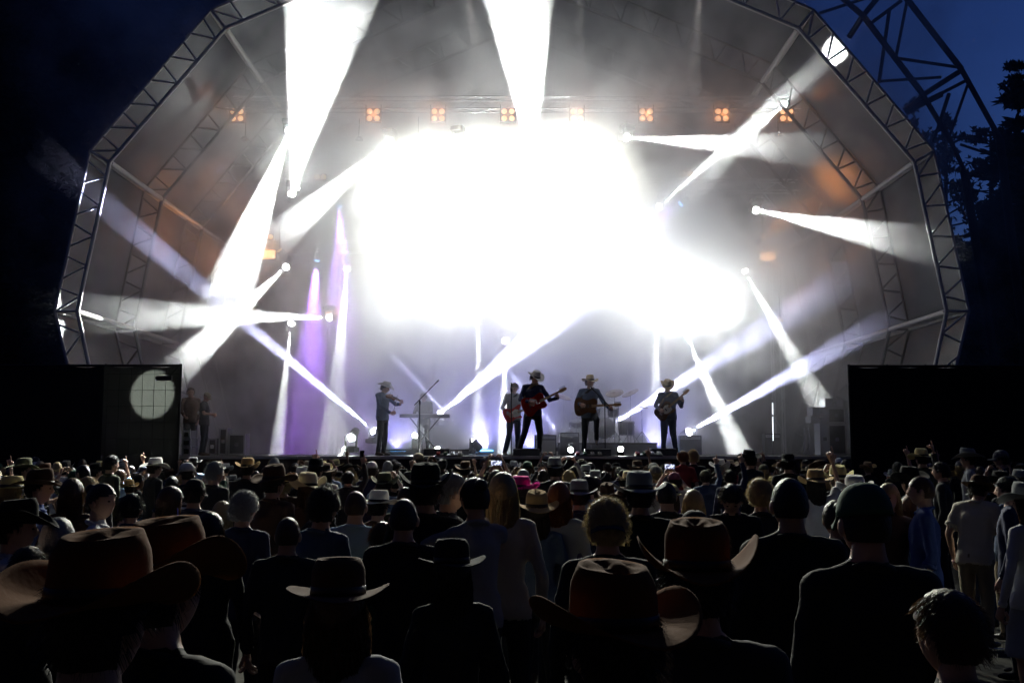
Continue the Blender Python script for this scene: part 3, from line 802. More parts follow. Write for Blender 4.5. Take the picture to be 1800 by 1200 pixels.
def make_body(name, pose, female=False, sleeve='long', res=.016, heavy=1., hem=.86, skirt=False, boots=True, shorts=False, pose_over=None):
    p = dict(STD); p.update(POSES.get(pose, {}) if isinstance(pose, str) else pose)
    if pose_over: p.update(pose_over)
    g = {k: V(v) if isinstance(v, tuple) and len(v) == 3 else v for k, v in p.items()}
    mb = MB()
    sw = (.90 if female else 1.03)
    for k in ('sR', 'sL'): g[k].x *= sw
    lx, ly = g['lean']
    W = heavy
    # torso as lofted oval rings (shirt)
    def ring_loft(rings, reg, n=18):
        mb.reg = reg
        vs_, fs = [], []
        for (cx, c_y, z, rx, ry) in rings:
            for k in range(n):
                a = 2 * math.pi * k / n
                ca, sa = math.cos(a), math.sin(a)
                e = .82
                vs_.append((cx + rx * math.copysign(abs(ca) ** e, ca), c_y + ry * math.copysign(abs(sa) ** e, sa), z))
        m = len(rings)
        for i in range(m - 1):
            for k in range(n):
                k2 = (k + 1) % n
                fs.append((i * n + k, i * n + k2, (i + 1) * n + k2, (i + 1) * n + k))
        fs.append(tuple(range(n - 1, -1, -1))); fs.append(tuple(range((m - 1) * n, m * n)))
        mb.add(vs_, fs)
    hip = .5 * (g['hR'] + g['hL'])
    nk = g['neck']
    def sp(t, off=0): return hip.x + (nk.x - hip.x) * t + lx * 0, hip.y + (nk.y + .01 - hip.y) * t ** 1.2 + off
    hx = (.168 if female else .163) * W; wx = (.132 if female else .152) * W; cx_ = (.150 if female else .172) * W
    def R(t, rx, ry, off=0):
        a, b = sp(t, off); return (a, b, hip.z - .06 + (nk.z - hip.z + .06) * t, rx, ry)
    ring_loft([(hip.x, hip.y, hem, hx + .016, .118 * W + .012), R(.15, hx + .008, .118 * W + .006), R(.38, wx + .006, .105 * W + .004), R(.62, cx_, .118 * W, .008), R(.78, cx_ + .008, .115 * W), R(.88, .155 * sw, .088), R(.95, .095, .07), R(1.0, .06, .058)], 0)
    if female:
        for s in (-1, 1): mb.ell((sp(.66)[0] + s * .07, sp(.66)[1] + .085, R(.66, 0, 0)[2]), (.062, .055, .062))
    mb.reg = 1
    mb.ell((hip.x, hip.y, hip.z - .03), (hx, .115 * W, .12))
    # shoulders, arms
    for S in 'RL':
        s, e, w = g['s' + S], g['e' + S], g['w' + S]
        ar = (.86 if female else 1.) * (W ** .5)
        mb.reg = 0
        root = V((nk.x + (s.x - nk.x) * .45, s.y, s.z + .02))
        mb.capsule(root, s, .062 * ar, .066 * ar)
        if sleeve == 'long':
            mb.capsule(s, e, .060 * ar, .050 * ar); mb.capsule(e, e.lerp(w, .93), .049 * ar, .038 * ar)
            mb.reg = 2; mb.capsule(e.lerp(w, .9), w, .028 * ar, .027 * ar)
        elif sleeve == 'rolled':
            mb.capsule(s, e, .060 * ar, .052 * ar); mb.capsule(e, e.lerp(w, .25), .051 * ar, .05 * ar)
            mb.reg = 2; mb.capsule(e, w, .040 * ar, .027 * ar)
        else:
            m = s.lerp(e, .62)
            mb.capsule(s, m, .064 * ar, .062 * ar)
            mb.reg = 2; mb.capsule(s.lerp(e, .4), e, .048 * ar, .040 * ar); mb.capsule(e, w, .040 * ar, .027 * ar)
    # legs
    for S in 'RL':
        h, k, a = g['h' + S], g['k' + S], g['a' + S]
        mb.reg = 1
        if skirt:
            mb.reg = 2
            mb.capsule(h, k, .08, .052); mb.capsule(k, a, .052, .036)
        elif shorts:
            mb.capsule(h, h.lerp(k, .95), .098 * W, .078 * W); mb.reg = 2; mb.capsule(k, a, .055, .036)
        else:
            mb.capsule(h, k, .093 * W, .066 * W); mb.capsule(k, a + V((0, 0, .0)), .064 * W, .054)
        mb.reg = 3
        an = g['t' + S]
        d = V((math.sin(an), math.cos(an), 0))
        up = g.get('toe' + S, 0)
        dt = (d + V((0, 0, up))).normalized()
        mb.capsule(a + V((0, 0, .0)), a - d * .03 + V((0, 0, -.045)), .048, .042)
        mb.tube([a - dt * .07 + V((0, 0, -.055)), a + V((0, 0, -.045)), a + dt * .09 + V((0, 0, -.055)), a + dt * .19 + V((0, 0, -.062))], [.03, .042, .04, .022], 10)
        if boots and not (skirt or shorts): mb.capsule(a, a.lerp(k, .2), .054, .058)
    if skirt:
        ring_loft([(hip.x, hip.y, .52, .23, .20), (hip.x, hip.y, .72, .20, .165), (hip.x, hip.y, .95, .150, .115)], 1)
    # neck
    mb.reg = 2
    hc = g['head']
    mb.capsule(nk + V((0, 0, -.05)), hc + V((0, -.022, -.055)), .058 if female else .064, .052 if female else .058)
    me = mb.mesh('tmp', BLACKPAINT)
    o = bpy.data.objects.new('tmp', me); C.objects.link(o)
    m = o.modifiers.new('r', 'REMESH'); m.mode = 'VOXEL'; m.voxel_size = res; m.use_smooth_shade = True
    s_ = o.modifiers.new('s', 'SMOOTH'); s_.factor = .5; s_.iterations = 3
    bm_ = baked(o)
    bpy.data.meshes.remove(me)
    smp = []                           # dense samples of the source shapes for the region lookup
    for q, rg in zip(mb.f, mb.r):
        if len(q) == 4:
            a, b, c, d = (mb.v[i] for i in q)
            k = max(1, int(max((d - a).length, (c - b).length) / .02))
            for i in range(k + 1):
                for w in (.25, .75): smp.append((a.lerp(d, i / k).lerp(b.lerp(c, i / k), w), rg))
        else: smp += [(mb.v[i], rg) for i in q]
    kd = kdtree.KDTree(len(smp))
    for i, (v, _) in enumerate(smp): kd.insert(v, i)
    kd.balance()
    vs_ = [v.co.copy() for v in bm_.vertices]
    nrm = [v.normal.copy() for v in bm_.vertices]
    rv = [smp[kd.find(v)[1]][1] for v in vs_]
    for i, v in enumerate(vs_):        # no bare skin below the collar
        if rv[i] == 2 and v.z < nk.z - .015 and abs(v.x - nk.x) < .15 and v.z > nk.z - .2 and abs(v.y - nk.y) < .2: rv[i] = 0
    for i, v in enumerate(vs_):        # folds in the cloth
        if rv[i] in (0, 1):
            q = V((v.x * 7, v.y * 7, v.z * 4.5))
            f = noise.noise(q + V((len(name), 3, 1))) * .011 + noise.noise(q * 2.3) * .005 - .006 * abs(noise.noise(V((v.x * 9 + v.z * 5, v.y * 9, v.z * 6 - v.x * 4))))
            if rv[i] == 0: f += .004 * math.sin(v.z * 42 + 5 * noise.noise(q * .6)) * max(0, 1 - abs(v.z - 1.03) / .2)
            vs_[i] = v + nrm[i] * f
    fs = [tuple(pp.vertices) for pp in bm_.polygons]
    fr = []
    for f in fs:
        rr = [rv[i] for i in f]
        fr.append(max(set(rr), key=rr.count))
    bpy.data.meshes.remove(bm_)
    # head and hands are joined on, eyes too
    hb = MB()
    Mh = Matrix.Translation(hc) @ Matrix.Rotation(g['hy'], 4, 'Z') @ Matrix.Rotation(g['hp'], 4, 'X')
    hb.reg = 2
    hb.add(*head_points(Mh))
    for sx_ in (-1, 1):
        hb.ell((0, 0, 0), (.011, .022, .032), 8, 6, Mh @ Matrix.Translation((sx_ * .078, -.004, -.008)) @ Matrix.Rotation(sx_ * -.35, 4, 'Z'))
    hb.reg = 0                         # collar and cuffs
    n0 = nk + V((0, .004, -.012))
    hb.tube([n0 + V((.070 * math.cos(a), .064 * math.sin(a), -.022 * math.sin(a) + .004 * math.sin(2 * a))) for a in [2 * math.pi * k / 20 for k in range(21)]], .0155, 7, False, 1.3)
    for S in 'RL':
        e, w = g['e' + S], g['w' + S]
        if sleeve == 'short':
            s0 = g['s' + S]; a, b, r_ = s0.lerp(e, .60), s0.lerp(e, .72), .064
        elif sleeve == 'rolled': a, b, r_ = e.lerp(w, .2), e.lerp(w, .34), .052
        else: a, b, r_ = e.lerp(w, .84), e.lerp(w, .96), .037
        r_ *= (.86 if female else 1.) * (W ** .5)
        hb.tube([a, a.lerp(b, .3), b], [r_ * .98, r_ * 1.06, r_ * 1.04], 12)
    hb.reg = 4
    for sx_ in (-1, 1): hb.ell((0, 0, 0), (.012, .008, .006), 8, 6, Mh @ Matrix.Translation((sx_ * .030, .083, .008)))
    hb.reg = 2
    for S, sd in (('R', 1), ('L', -1)):
        fore = g['w' + S] - g['e' + S]
        add_hand(hb, g['w' + S], g.get('f' + S, fore), g['p' + S], g.get('c' + S, g['curl']), g['point'] and S == 'R', sd)
    n = len(vs_)
    vs_ += hb.v; fs += [tuple(i + n for i in f) for f in hb.f]; fr += hb.r
    me = mdata(name, (vs_, fs), [CL['black'], DARKJ, SKINS[0], SHOE, EYE], True, fr)
    info = dict(head=Mh, wR=g['w' + 'R'], wL=g['wL'], top=hc.z + .122, fR=V(g.get('fR', g['wR'] - g['eR'])).normalized(), fL=V(g.get('fL', g['wL'] - g['eL'])).normalized())
    return me, info
# ------------------------------------------------------------------ hats and hair (head space: centre of head, facing +Y)
def solid(v, f, m, th=.0035, smooth=True):
    me = mdata('tmp', (v, f), m, smooth)
    o = bpy.data.objects.new('tmp', me); C.objects.link(o)
    md = o.modifiers.new('s', 'SOLIDIFY'); md.thickness = th; md.offset = 0
    r = baked(o)
    bpy.data.meshes.remove(me)
    return r
def cowboy_mesh(H=.125, bw=.10, roll=.075, dip=.02, pinch=.030, ax=.088, ay=.108, crease='cattle', fuzz=0, seed=1, flat=0.):
    n = 44
    rings = []
    r = random.Random(seed)
    ph0 = r.uniform(0, 6)
    for k in range(8, -1, -1):                       # brim, outer edge to band
        t = k / 8
        ring = []
        for i in range(n):
            a = 2 * math.pi * i / n
            c, s = math.cos(a), math.sin(a)
            side = abs(c) ** 1.6
            lift = roll * side * t ** 1.7 - dip * abs(s) ** 2 * t ** 1.3
            ext = bw * t * (1 + .12 * abs(s)) * (1 - .28 * side * t * (roll / .08))
            z = lift + .004 * t * math.sin(3 * a + ph0)
            ring.append(V(((ax + ext) * c, (ay + ext) * s, z)))
        rings.append(ring)
    for k in range(1, 9):                            # crown wall
        t = k / 8
        ring = []
        for i in range(n):
            a = 2 * math.pi * i / n
            c, s = math.cos(a), math.sin(a)
            sh = 1 - .04 * t - .15 * max(0, t - .72) / .28 * (1 if t > .72 else 0)
            x, y = ax * sh * c, ay * sh * s * (1 - .06 * t)
            if crease == 'cattle':
                fr = max(0, s) ** 2 * abs(c) ** 1.2
                x *= 1 - 1.1 * pinch / .03 * .30 * fr * max(0, t - .35) * 1.5
            zz = H * t * (1 + (.10 * s * (1 if crease == 'cattle' else .3)) * t) 
            ring.append(V((x, y, zz)))
        rings.append(ring)
    for k in range(6, 0, -1):                        # creased top
        t = k / 7
        ring = []
        for i in range(n):
            q = rings[16][i]
            x, y = q.x * t, q.y * t
            d = 0
            if crease == 'cattle':
                d = pinch * math.exp(-(x / .022) ** 2) * (1 - .3 * t) - .004 * (1 - t) + .6 * pinch * (math.exp(-((abs(x) - .052) / .016) ** 2) * math.exp(-((y - .03) / .05) ** 2))
            elif crease == 'round': d = -.02 * (1 - t * t)
            else: d = pinch * .9 * (1 - t ** 3)
            ring.append(V((x, y, q.z + .006 * (1 - t) - d * min(1, (1 - t) * 2.6) + .0)))
        rings.append(ring)
    v = [p for ring in rings for p in ring]
    f = []
    m = len(rings)
    for j in range(m - 1):
        for i in range(n):
            i2 = (i + 1) % n
            f.append((j * n + i, j * n + i2, (j + 1) * n + i2, (j + 1) * n + i))
    f.append(tuple((m - 1) * n + i for i in range(n)))
    me = solid(v, f, FM['black'])
    bd = MB(); bd.v = []
    bv, bf = grid(n, 3, lambda u, w: V(((ax * 1.006 + .002) * math.cos(2 * math.pi * u) * (1 - .02 * w), (ay * 1.006 + .002) * math.sin(2 * math.pi * u) * (1 - .025 * w), .004 + .026 * w)), True)
    band = solid(bv, bf, FM_BAND, .003)
    fz = None
    if fuzz:
        fv, ff = [], []
        for q in range(fuzz):
            i = r.randrange(n); p = rings[r.choice((0, 0, 0, 1, 1, 2, 3))][i]
            d = V((r.gauss(0, 1), r.gauss(0, 1), r.gauss(0, 1))).normalized()
            sd = d.orthogonal().normalized() * .0016; k0 = len(fv)
            fv += [p - sd, p + sd, p + d * r.uniform(.012, .028)]; ff.append((k0, k0 + 1, k0 + 2))
        fz = mdata('trim', (fv, ff), mat('pink_feather', (.85, .08, .45), .7, transl=.4))
    return me, band, fz
HATS = [cowboy_mesh(), cowboy_mesh(.12, .105, .045, .03, .026, seed=2), cowboy_mesh(.115, .088, .03, .012, .03, crease='fedora', seed=3), cowboy_mesh(.13, .11, .095, .025, .034, seed=4), cowboy_mesh(.11, .085, .012, .006, .02, crease='fedora', seed=5), cowboy_mesh(.105, .085, .05, .01, .02, fuzz=2600, seed=6), cowboy_mesh(.10, .05, -.02, .018, .01, crease='round', seed=7)]
def cap_mesh():
    n = 30
    v, f = grid(n, 9, lambda u, w: V((.084 * math.cos(2 * math.pi * u) * math.cos(w * 1.56) ** .75, .104 * math.sin(2 * math.pi * u) * math.cos(w * 1.56) ** .75 - .004, .112 * math.sin(w * 1.56))), True)
    me = solid(v, f, FM['black'], .003)
    bv, bf = grid(15, 6, lambda u, w: V(((.080 + .004 * w) * math.cos(math.pi * (.10 + .8 * u)) * (1 - .04 * w), .100 * math.sin(math.pi * (.10 + .8 * u)) + w * .078 * math.sin(math.pi * (.10 + .8 * u)) ** .6, .004 - .014 * w - .035 * w * (abs(u - .5) * 2) ** 2)))
    bill = solid(bv, bf, FM['black'], .004)
    bt = MB(); bt.ell((0, -.004, .112), (.008, .008, .005), 8, 6)
    return me, bill, bt.mesh('button', FM['black'], True)
CAP = cap_mesh()
def hair_mesh(kind, seed):
    """scalp shell plus loose strands; head space"""
    r = random.Random(seed)
    v, f = [], []
    def shell(th=.010, low=-.35, bump=.004, fl=2.2):
        nu, nv = 36, 20
        base = len(v)
        idx = {}
        for j in range(nv + 1):
            ph = math.pi * .80 * j / nv
            for i in range(nu):
                t = 2 * math.pi * i / nu
                d = V((math.sin(ph) * math.sin(t), math.sin(ph) * math.cos(t), math.cos(ph)))
                k = th * (1 + .5 * max(0, d.z)) + bump * noise.noise(d * 7 + V((seed, 0, 0)))
                low_ = 1 if d.z > -.2 else 1 - .2 * (-d.z - .2)
                v.append(V((d.x * (.077 + k) * low_, d.y * (.098 + k) * low_ - (.006 if d.y < 0 else 0), d.z * (.118 + k))))
                idx[(j, i)] = d
        for j in range(nv):
            for i in range(nu):
                d = idx[(j, i)]
                face = d.y > .28 and d.z < .52 - .25 * abs(d.x)
                ear = abs(d.x) > .75 and d.z < -.05 and d.y > -.25
                if face or ear or d.z < low: continue
                i2 = (i + 1) % nu
                f.append((base + j * nu + i, base + (j + 1) * nu + i, base + (j + 1) * nu + i2, base + j * nu + i2))
    def strand(pts, w):
        n = len(v)
        sd = (pts[-1] - pts[0]).cross(V((r.gauss(0, 1), r.gauss(0, 1), r.gauss(0, 1)))).normalized() * w
        for i, p in enumerate(pts):
            k = 1 - .75 * i / (len(pts) - 1)
            v.append(p - sd * k); v.append(p + sd * k)
        for i in range(len(pts) - 1):
            f.append((n + 2 * i, n + 2 * i + 1, n + 2 * i + 3, n + 2 * i + 2))
    def scalp(zmin=-.3):
        while True:
            d = V((r.gauss(0, 1), r.gauss(0, 1), r.gauss(.2, 1))).normalized()
            if d.z > zmin and not (d.y > .3 and d.z < .55) and not (abs(d.x) > .8 and d.z < 0 and d.y > -.2): return d
    S = lambda d, k: V((d.x * (.077 + k), d.y * (.098 + k), d.z * (.118 + k)))
    if kind == 'buzz':
        shell(.004, -.42, .001)
        for _ in range(500):
            d = scalp(-.4); p = S(d, .003); strand([p, p + d * .006], .0012)
    if kind == 'short':
        shell(.011, -.45, .006)
        for _ in range(2200):
            d = scalp(-.4); p = S(d, .010); t = (V((.3 * d.x, -.2, -.9)) + d * .9).normalized()
            L = r.uniform(.7, 1.5); strand([p, p + t * .014 * L, p + t * .028 * L + V((r.gauss(0, .003), 0, -.004))], .0011)
    if kind == 'curly':
        shell(.022, -.45, .020)
        for _ in range(1500):
            d = scalp(-.45); p = S(d, .015 + .015 * r.random())
            a = r.uniform(0, 6.3); u = d.orthogonal().normalized(); w = d.cross(u)
            pts = [p + d * .006 * k + (u * math.cos(a + k * 1.3) + w * math.sin(a + k * 1.3)) * .010 for k in range(5)]
            strand(pts, .0014)
    if kind in ('long', 'wavy'):
        shell(.014, -.5, .005)
        L0 = .42 if kind == 'long' else .34
        for _ in range(2400):
            d = scalp(-.25)
            p = S(d, .012 + .006 * r.random())
            L = L0 * r.uniform(.7, 1.05)
            out = V((d.x, d.y, 0)); out = out.normalized() if out.length > .01 else V((0, -1, 0))
            tgt = V((out.x * (.085 + .03 * r.random()), min(out.y, .1) * .10 - .012, 0))
            pts = [p]
            for k in range(1, 8):
                t = k / 7
                z = p.z + .01 * math.sin(math.pi * t) - t * (L + (p.z + .05) * .6)
                q = V((p.x, p.y, 0)).lerp(tgt * (1 - .18 * t), min(1, t * 2.4))
                wv = .012 * math.sin(t * (11 if kind == 'wavy' else 4) + d.x * 9 + d.y * 5) * t * (1.6 if kind == 'wavy' else .6)
                pts.append(V((q.x + wv, q.y + wv * .5, z)))
            strand(pts, .0024)
    if kind == 'bun':
        shell(.010, -.4, .003)
        mbx = MB(); mbx.ell((0, -.085, .085), (.042, .042, .04), 12, 9)
        n = len(v); v.extend(mbx.v); f.extend([tuple(i + n for i in q) for q in mbx.f])
        for _ in range(400):
            d = scalp(-.3); p = S(d, .009); t = (V((0, -.085, .085)) - p); t = (t - d * t.dot(d)).normalized(); strand([p, p + t * .02 + d * .003, p + t * .04], .0013)
    return mdata('hair', (v, f), HM['dark'], True)
HAIR = {k: [hair_mesh(k, s) for s in range(n)] for k, n in dict(buzz=1, short=3, curly=1, long=2, wavy=2, bun=1).items()}
def om(o, mats):
    """give this object its own materials while sharing the mesh"""
    for i, m in enumerate(mats):
        if m is None: continue
        o.material_slots[i].link = 'OBJECT'
        o.material_slots[i].material = m
    return o
BODY = {}
def body(key):
    if key not in BODY:
        pose, fem, slv, heavy, sk = key
        BODY[key] = make_body('person', pose, fem, slv, .02, heavy, .84 if not fem else .88, sk == 'skirt', True, sk == 'shorts')
    return BODY[key]
def put_person(x, y, z, rz, scale, me, info, shirt, legs, skin, label, group=None, hat=None, hair=None, shoe=None, cap_back=False, htilt=0.):
    M = Matrix.Translation((x, y, z)) @ Matrix.Rotation(rz, 4, 'Z') @ Matrix.Diagonal((scale, scale, scale, 1))
    o = link('person', me, M)
    om(o, [shirt, legs, skin, shoe, EYE])
    tag(o, label, 'person', group)
    Mh = M @ info['head']
    if hair:
        k, c, s = hair
        om(link('hair', HAIR[k][s % len(HAIR[k])], Mh, o), [HM[c]])
    if hat:
        kind, c = hat
        if kind == 'cap':
            Mc = Mh @ (Matrix.Rotation(math.pi, 4, 'Z') if cap_back else Matrix.Identity(4)) @ Matrix.Translation((0, 0, .028)) @ Matrix.Rotation(-.12 + htilt, 4, 'X') @ Matrix.Diagonal((1.06, 1.06, 1, 1))
            h = om(link('cap', CAP[0], Mc, o), [CAPM[c]])
            om(link('bill', CAP[1], Mc, h), [CAPM[c]]); om(link('button', CAP[2], Mc, h), [CAPM[c]])
        else:
            Mc = Mh @ Matrix.Translation((0, -.004, .045)) @ Matrix.Rotation(-.06 + htilt, 4, 'X')
            h = om(link('cowboy_hat' if kind not in (4, 6) else 'hat', HATS[kind][0], Mc, o), [FM[c]])
            link('band', HATS[kind][1], Mc, h)
            if HATS[kind][2]: link('feather_trim', HATS[kind][2], Mc, h)
    return o, M
# ------------------------------------------------------------------ instruments
RED = mat('red_guitar_lacquer', (.45, .02, .012), .22, coat=.6, var=.1); SUNB = mat('dark_sunburst', (.09, .035, .012), .22, coat=.6, var=.4, vscale=6); BUTTER = mat('butterscotch', (.35, .22, .10), .25, coat=.5)
MAPLE = mat('maple_neck', (.42, .24, .10), .35, var=.2, vscale=20); ROSEW = mat('rosewood', (.05, .025, .015), .4); CREAMP = mat('cream_plastic', (.72, .70, .60), .35); STRAP = mat('strap_leather', (.22, .15, .09), .6, bump=.2); STRINGM = mat('string_steel', (.6, .6, .6), .25, 1.)
def outline(kind):
    pts = []
    if kind == 'tele':
        ks = [(.20, .05), (.19, .11), (.13, .155), (.06, .135), (-.02, .125), (-.10, .16), (-.19, .165), (-.245, .10), (-.25, 0), (-.245, -.10), (-.19, -.165), (-.10, -.16), (-.02, -.125), (.05, -.135), (.12, -.16), (.19, -.14), (.16, -.07), (.14, -.045)]
    elif kind == 'bass':
        ks = [(.15, .04), (.24, .11), (.26, .15), (.18, .165), (.06, .13), (-.06, .135), (-.18, .175), (-.25, .13), (-.26, 0), (-.22, -.15), (-.12, -.175), (0, -.13), (.10, -.15), (.17, -.16), (.15, -.08), (.13, -.04)]
    else:
        ks = [(.22, .05), (.22, .12), (.16, .165), (.07, .15), (.0, .135), (-.08, .165), (-.18, .205), (-.26, .17), (-.29, .06), (-.29, -.06), (-.26, -.17), (-.18, -.205), (-.08, -.165), (0, -.135), (.07, -.15), (.15, -.165), (.21, -.13), (.19, -.06)]
    n = len(ks)
    for i in range(n):      # Catmull-Rom rounding
        p0, p1, p2, p3 = (V((*ks[(i + k) % n], 0)) for k in (-1, 0, 1, 2))
        for t in (0, .33, .66):
            q = .5 * ((2 * p1) + (p2 - p0) * t + (2 * p0 - 5 * p1 + 4 * p2 - p3) * t * t + (3 * p1 - p0 - 3 * p2 + p3) * t ** 3)
            pts.append((q.x, q.y))
    return pts
def guitar(name, label, MW, kind, bodym, guard, neck=.46, th=.045, f_hole=False, bridge=CHROME):
    t = thing(name, None, label, 'guitar', None, MW)
    ol = outline(kind)
    mb = MB(); mb.prism([(x * .97, y * .97) for x, y in ol], -th / 2, th / 2 + .004); mb.prism(ol, -th / 2 + .008, th / 2 - .006); mb.obj('body', bodym, t, M=MW)
    mb = MB(); mb.prism([(.10, -.028), (.10 + neck, -.021), (.10 + neck, .021), (.10, .028)], th / 2 + .005, th / 2 + .022); mb.prism([(.10, -.022), (.10 + neck, -.016), (.10 + neck, .016), (.10, .022)], th / 2 - .012, th / 2 + .006); mb.obj('neck', MAPLE, t, M=MW)
    x0 = .10 + neck
    mb = MB(); mb.prism([(x0 - .002, -.022), (x0 + .05, -.04), (x0 + .16, -.03), (x0 + .18, .0), (x0 + .16, .03), (x0 + .04, .036), (x0 - .002, .022)], th / 2 - .006, th / 2 + .010); h = mb.obj('headstock', MAPLE, t, M=MW)
    for k in range(6 if kind != 'bass' else 4):
        mb = MB(); mb.capsule((x0 + .03 + k * .024, .034, th / 2), (x0 + .03 + k * .024, .062, th / 2), .006, .009, 6); mb.obj('tuner', CHROME, h, M=MW)
    if guard:
        mb = MB(); mb.prism([(.15, -.03), (.13, .06), (.06, .09), (-.03, .055), (-.08, .03), (-.08, -.04), (-.02, -.09), (.08, -.10), (.14, -.09)], th / 2 + .0045, th / 2 + .0075); mb.obj('pickguard', guard, t, M=MW)
    for x in (.02, -.07):
        mb = MB(); mb.box((x - .012, -.036, th / 2 + .006), (x + .012, .036, th / 2 + .018)); mb.obj('pickup', CREAMP if bodym is RED else BLACKPAINT, t, M=MW)
    mb = MB(); mb.box((-.155, -.042, th / 2 + .005), (-.125, .042, th / 2 + .02)); mb.obj('bridge', bridge, t, M=MW)
    if f_hole:
        for s in (-1, 1):
            mb = MB(); mb.tube([(.02, s * .095, th / 2 + .005), (-.02, s * .105, th / 2 + .006), (-.08, s * .10, th / 2 + .006), (-.12, s * .115, th / 2 + .005)], [.01, .005, .005, .01], 6); mb.obj('sound_hole', BLACKPAINT, t, M=MW)
        mb = MB(); mb.prism([(.05, .05), (-.06, .14), (-.10, .12), (-.02, .05)], th / 2 + .008, th / 2 + .012); mb.obj('pickguard', CREAMP, t, M=MW)
    for k in range(6):
        y = -.02 + k * .008
        rod('string', MW @ V((-.14, y * 1.2, th / 2 + .021)), MW @ V((x0, y * .8, th / 2 + .024)), .0012, STRINGM, t, 4)
    for k in range(2):
        mb = MB(); mb.lathe([(.012, 0), (.011, .014), (.006, .016)], 8, Matrix.Translation((-.17 - .03 * k, -.10 + .03 * k, th / 2))); mb.obj('knob', CHROME, t, M=MW)
    return t
def gframe(c, nd, face):
    x = V(nd).normalized(); z = V(face); z = (z - x * z.dot(x)).normalized(); y = z.cross(x)
    return Matrix(((x.x, y.x, z.x, c[0]), (x.y, y.y, z.y, c[1]), (x.z, y.z, z.z, c[2]), (0, 0, 0, 1)))
def strap(t, M, pts, m=STRAP):
    mb = MB(); mb.tube(pts, .026, 8, True, .12, (0, 0, 1)); mb.obj('strap', m, t, True, M)
def performer(px, foot, top, Y, rz, pose, label, hat, hair, shirt, legs, fem=False, sleeve='long', htop=.06, heavy=1.07, z0=SZ):
    me, inf = make_body('person', pose, fem, sleeve, .014, heavy, .84)
    X = P(px, foot, Y).x
    H = inf['top'] + htop
    s = (P(px, top, Y).z - z0) / H
    s = max(.94, min(1.14, s))
    o, M = put_person(X, Y, z0, rz, s, me, inf, shirt, legs, SKINS[0], label, None, hat, hair, BOOT)
    return o, M, inf
def gpose(c, nd, strum=(.06, .17, 0), fret=.62, **kw):
    """arms for a guitar at c with neck direction nd"""
    nd = V(nd).normalized()
    w = V(c) - nd * .05 + V((.0, .05, .02)); fr = V(c) + nd * fret + V((0, .03, -.01))
    d = dict(eR=(.30, .02, 1.17), wR=tuple(w + V((.10, .03, .03))), fR=(-.8, .3, -.3), pR=(0, -1, 0), eL=(-.33, .10, 1.16), wL=tuple(fr + V((-.02, .02, -.09))), fL=(.35, .1, .9), pL=(0, -1, .3), curl=.85)
    d.update(kw)
    return d
# singer with red guitar
c, nd = (.02, .20, 1.08), (-.86, .05, .42)
o, M, inf = performer(938, 798, 650, 23.75, math.pi + .28, gpose(c, nd, fret=.50, head=(-.02, .06, 1.61), hp=-.45, hy=.35, aR=(.34, .06, .09), kR=(.22, .10, .50), hR=(.1, 0, .90), hL=(-.08, 0, .90), aL=(-.16, -.10, .09), kL=(-.13, .04, .5)), 'singer in cream cowboy hat and dark shirt playing a red hollow guitar', (0, 'white'), ('short', 'dark', 0), CL['navy'], DARKJ)
G = guitar('electric_guitar', 'red hollow-body guitar with a cream guard held by the singer', M @ gframe(c, nd, (.1, 1, .12)), 'hollow', RED, None, .46, .07, True)
strap(G, M, [(.27, .10, 1.02), (.20, .02, 1.28), (.06, .10, 1.46), (-.08, .06, 1.505), (-.14, -.06, 1.46), (-.05, -.12, 1.2), (.15, -.10, 1.05), (.27, .10, 1.0)], STRAP)
# bassist behind
c, nd = (.10, .20, 1.0), (-.88, .05, .30)
o, M, inf = performer(903, 798, 672, 25.6, math.pi + .45, gpose(c, nd, head=(.0, .05, 1.62), hp=-.35, hy=-.2, aR=(.24, .0, .09), kR=(.17, .10, .5), wR=(.24, .24, .98), eR=(.32, .02, 1.14)), 'bareheaded bassist in grey jacket half hidden behind the singer', None, ('short', 'brown', 1), CL['palegrey'], JEANS, htop=.02)
G = guitar('bass_guitar', 'red bass guitar held low by the bareheaded bassist', M @ gframe(c, nd, (.1, 1, .1)), 'bass', RED, CREAMP, .62, .042)
strap(G, M, [(.30, .12, 1.0), (.16, .06, 1.3), (-.02, .10, 1.45), (-.11, 0, 1.5), (-.05, -.12, 1.25), (.2, -.06, 1.0), (.32, .12, .98)], BLACKPAINT)
# guitarist with one knee up
c, nd = (.03, .20, 1.08), (-.97, .08, .04)
o, M, inf = performer(1037, 798, 658, 24.9, math.pi - .15, gpose(c, nd, fret=.52, head=(-.02, .06, 1.62), hp=.02, hy=.5, kL=(-.17, .34, .78), aL=(-.16, .14, .36), hL=(-.09, .02, .9), toeL=-.25, aR=(.13, 0, .09)), 'singing guitarist in tan cowboy hat with one boot raised', (1, 'cream'), ('short', 'brown', 2), CL['denim'], DARKJ)
G = guitar('electric_guitar', 'dark sunburst guitar with red headstock played by the guitarist with raised boot', M @ gframe(c, nd, (0, 1, .1)), 'hollow', SUNB, None, .48, .08)
strap(G, M, [(.26, .12, 1.06), (.16, .08, 1.3), (.0, .12, 1.44), (-.10, .02, 1.5), (-.05, -.13, 1.3), (.18, -.08, 1.1), (.28, .12, 1.04)], BLACKPAINT)
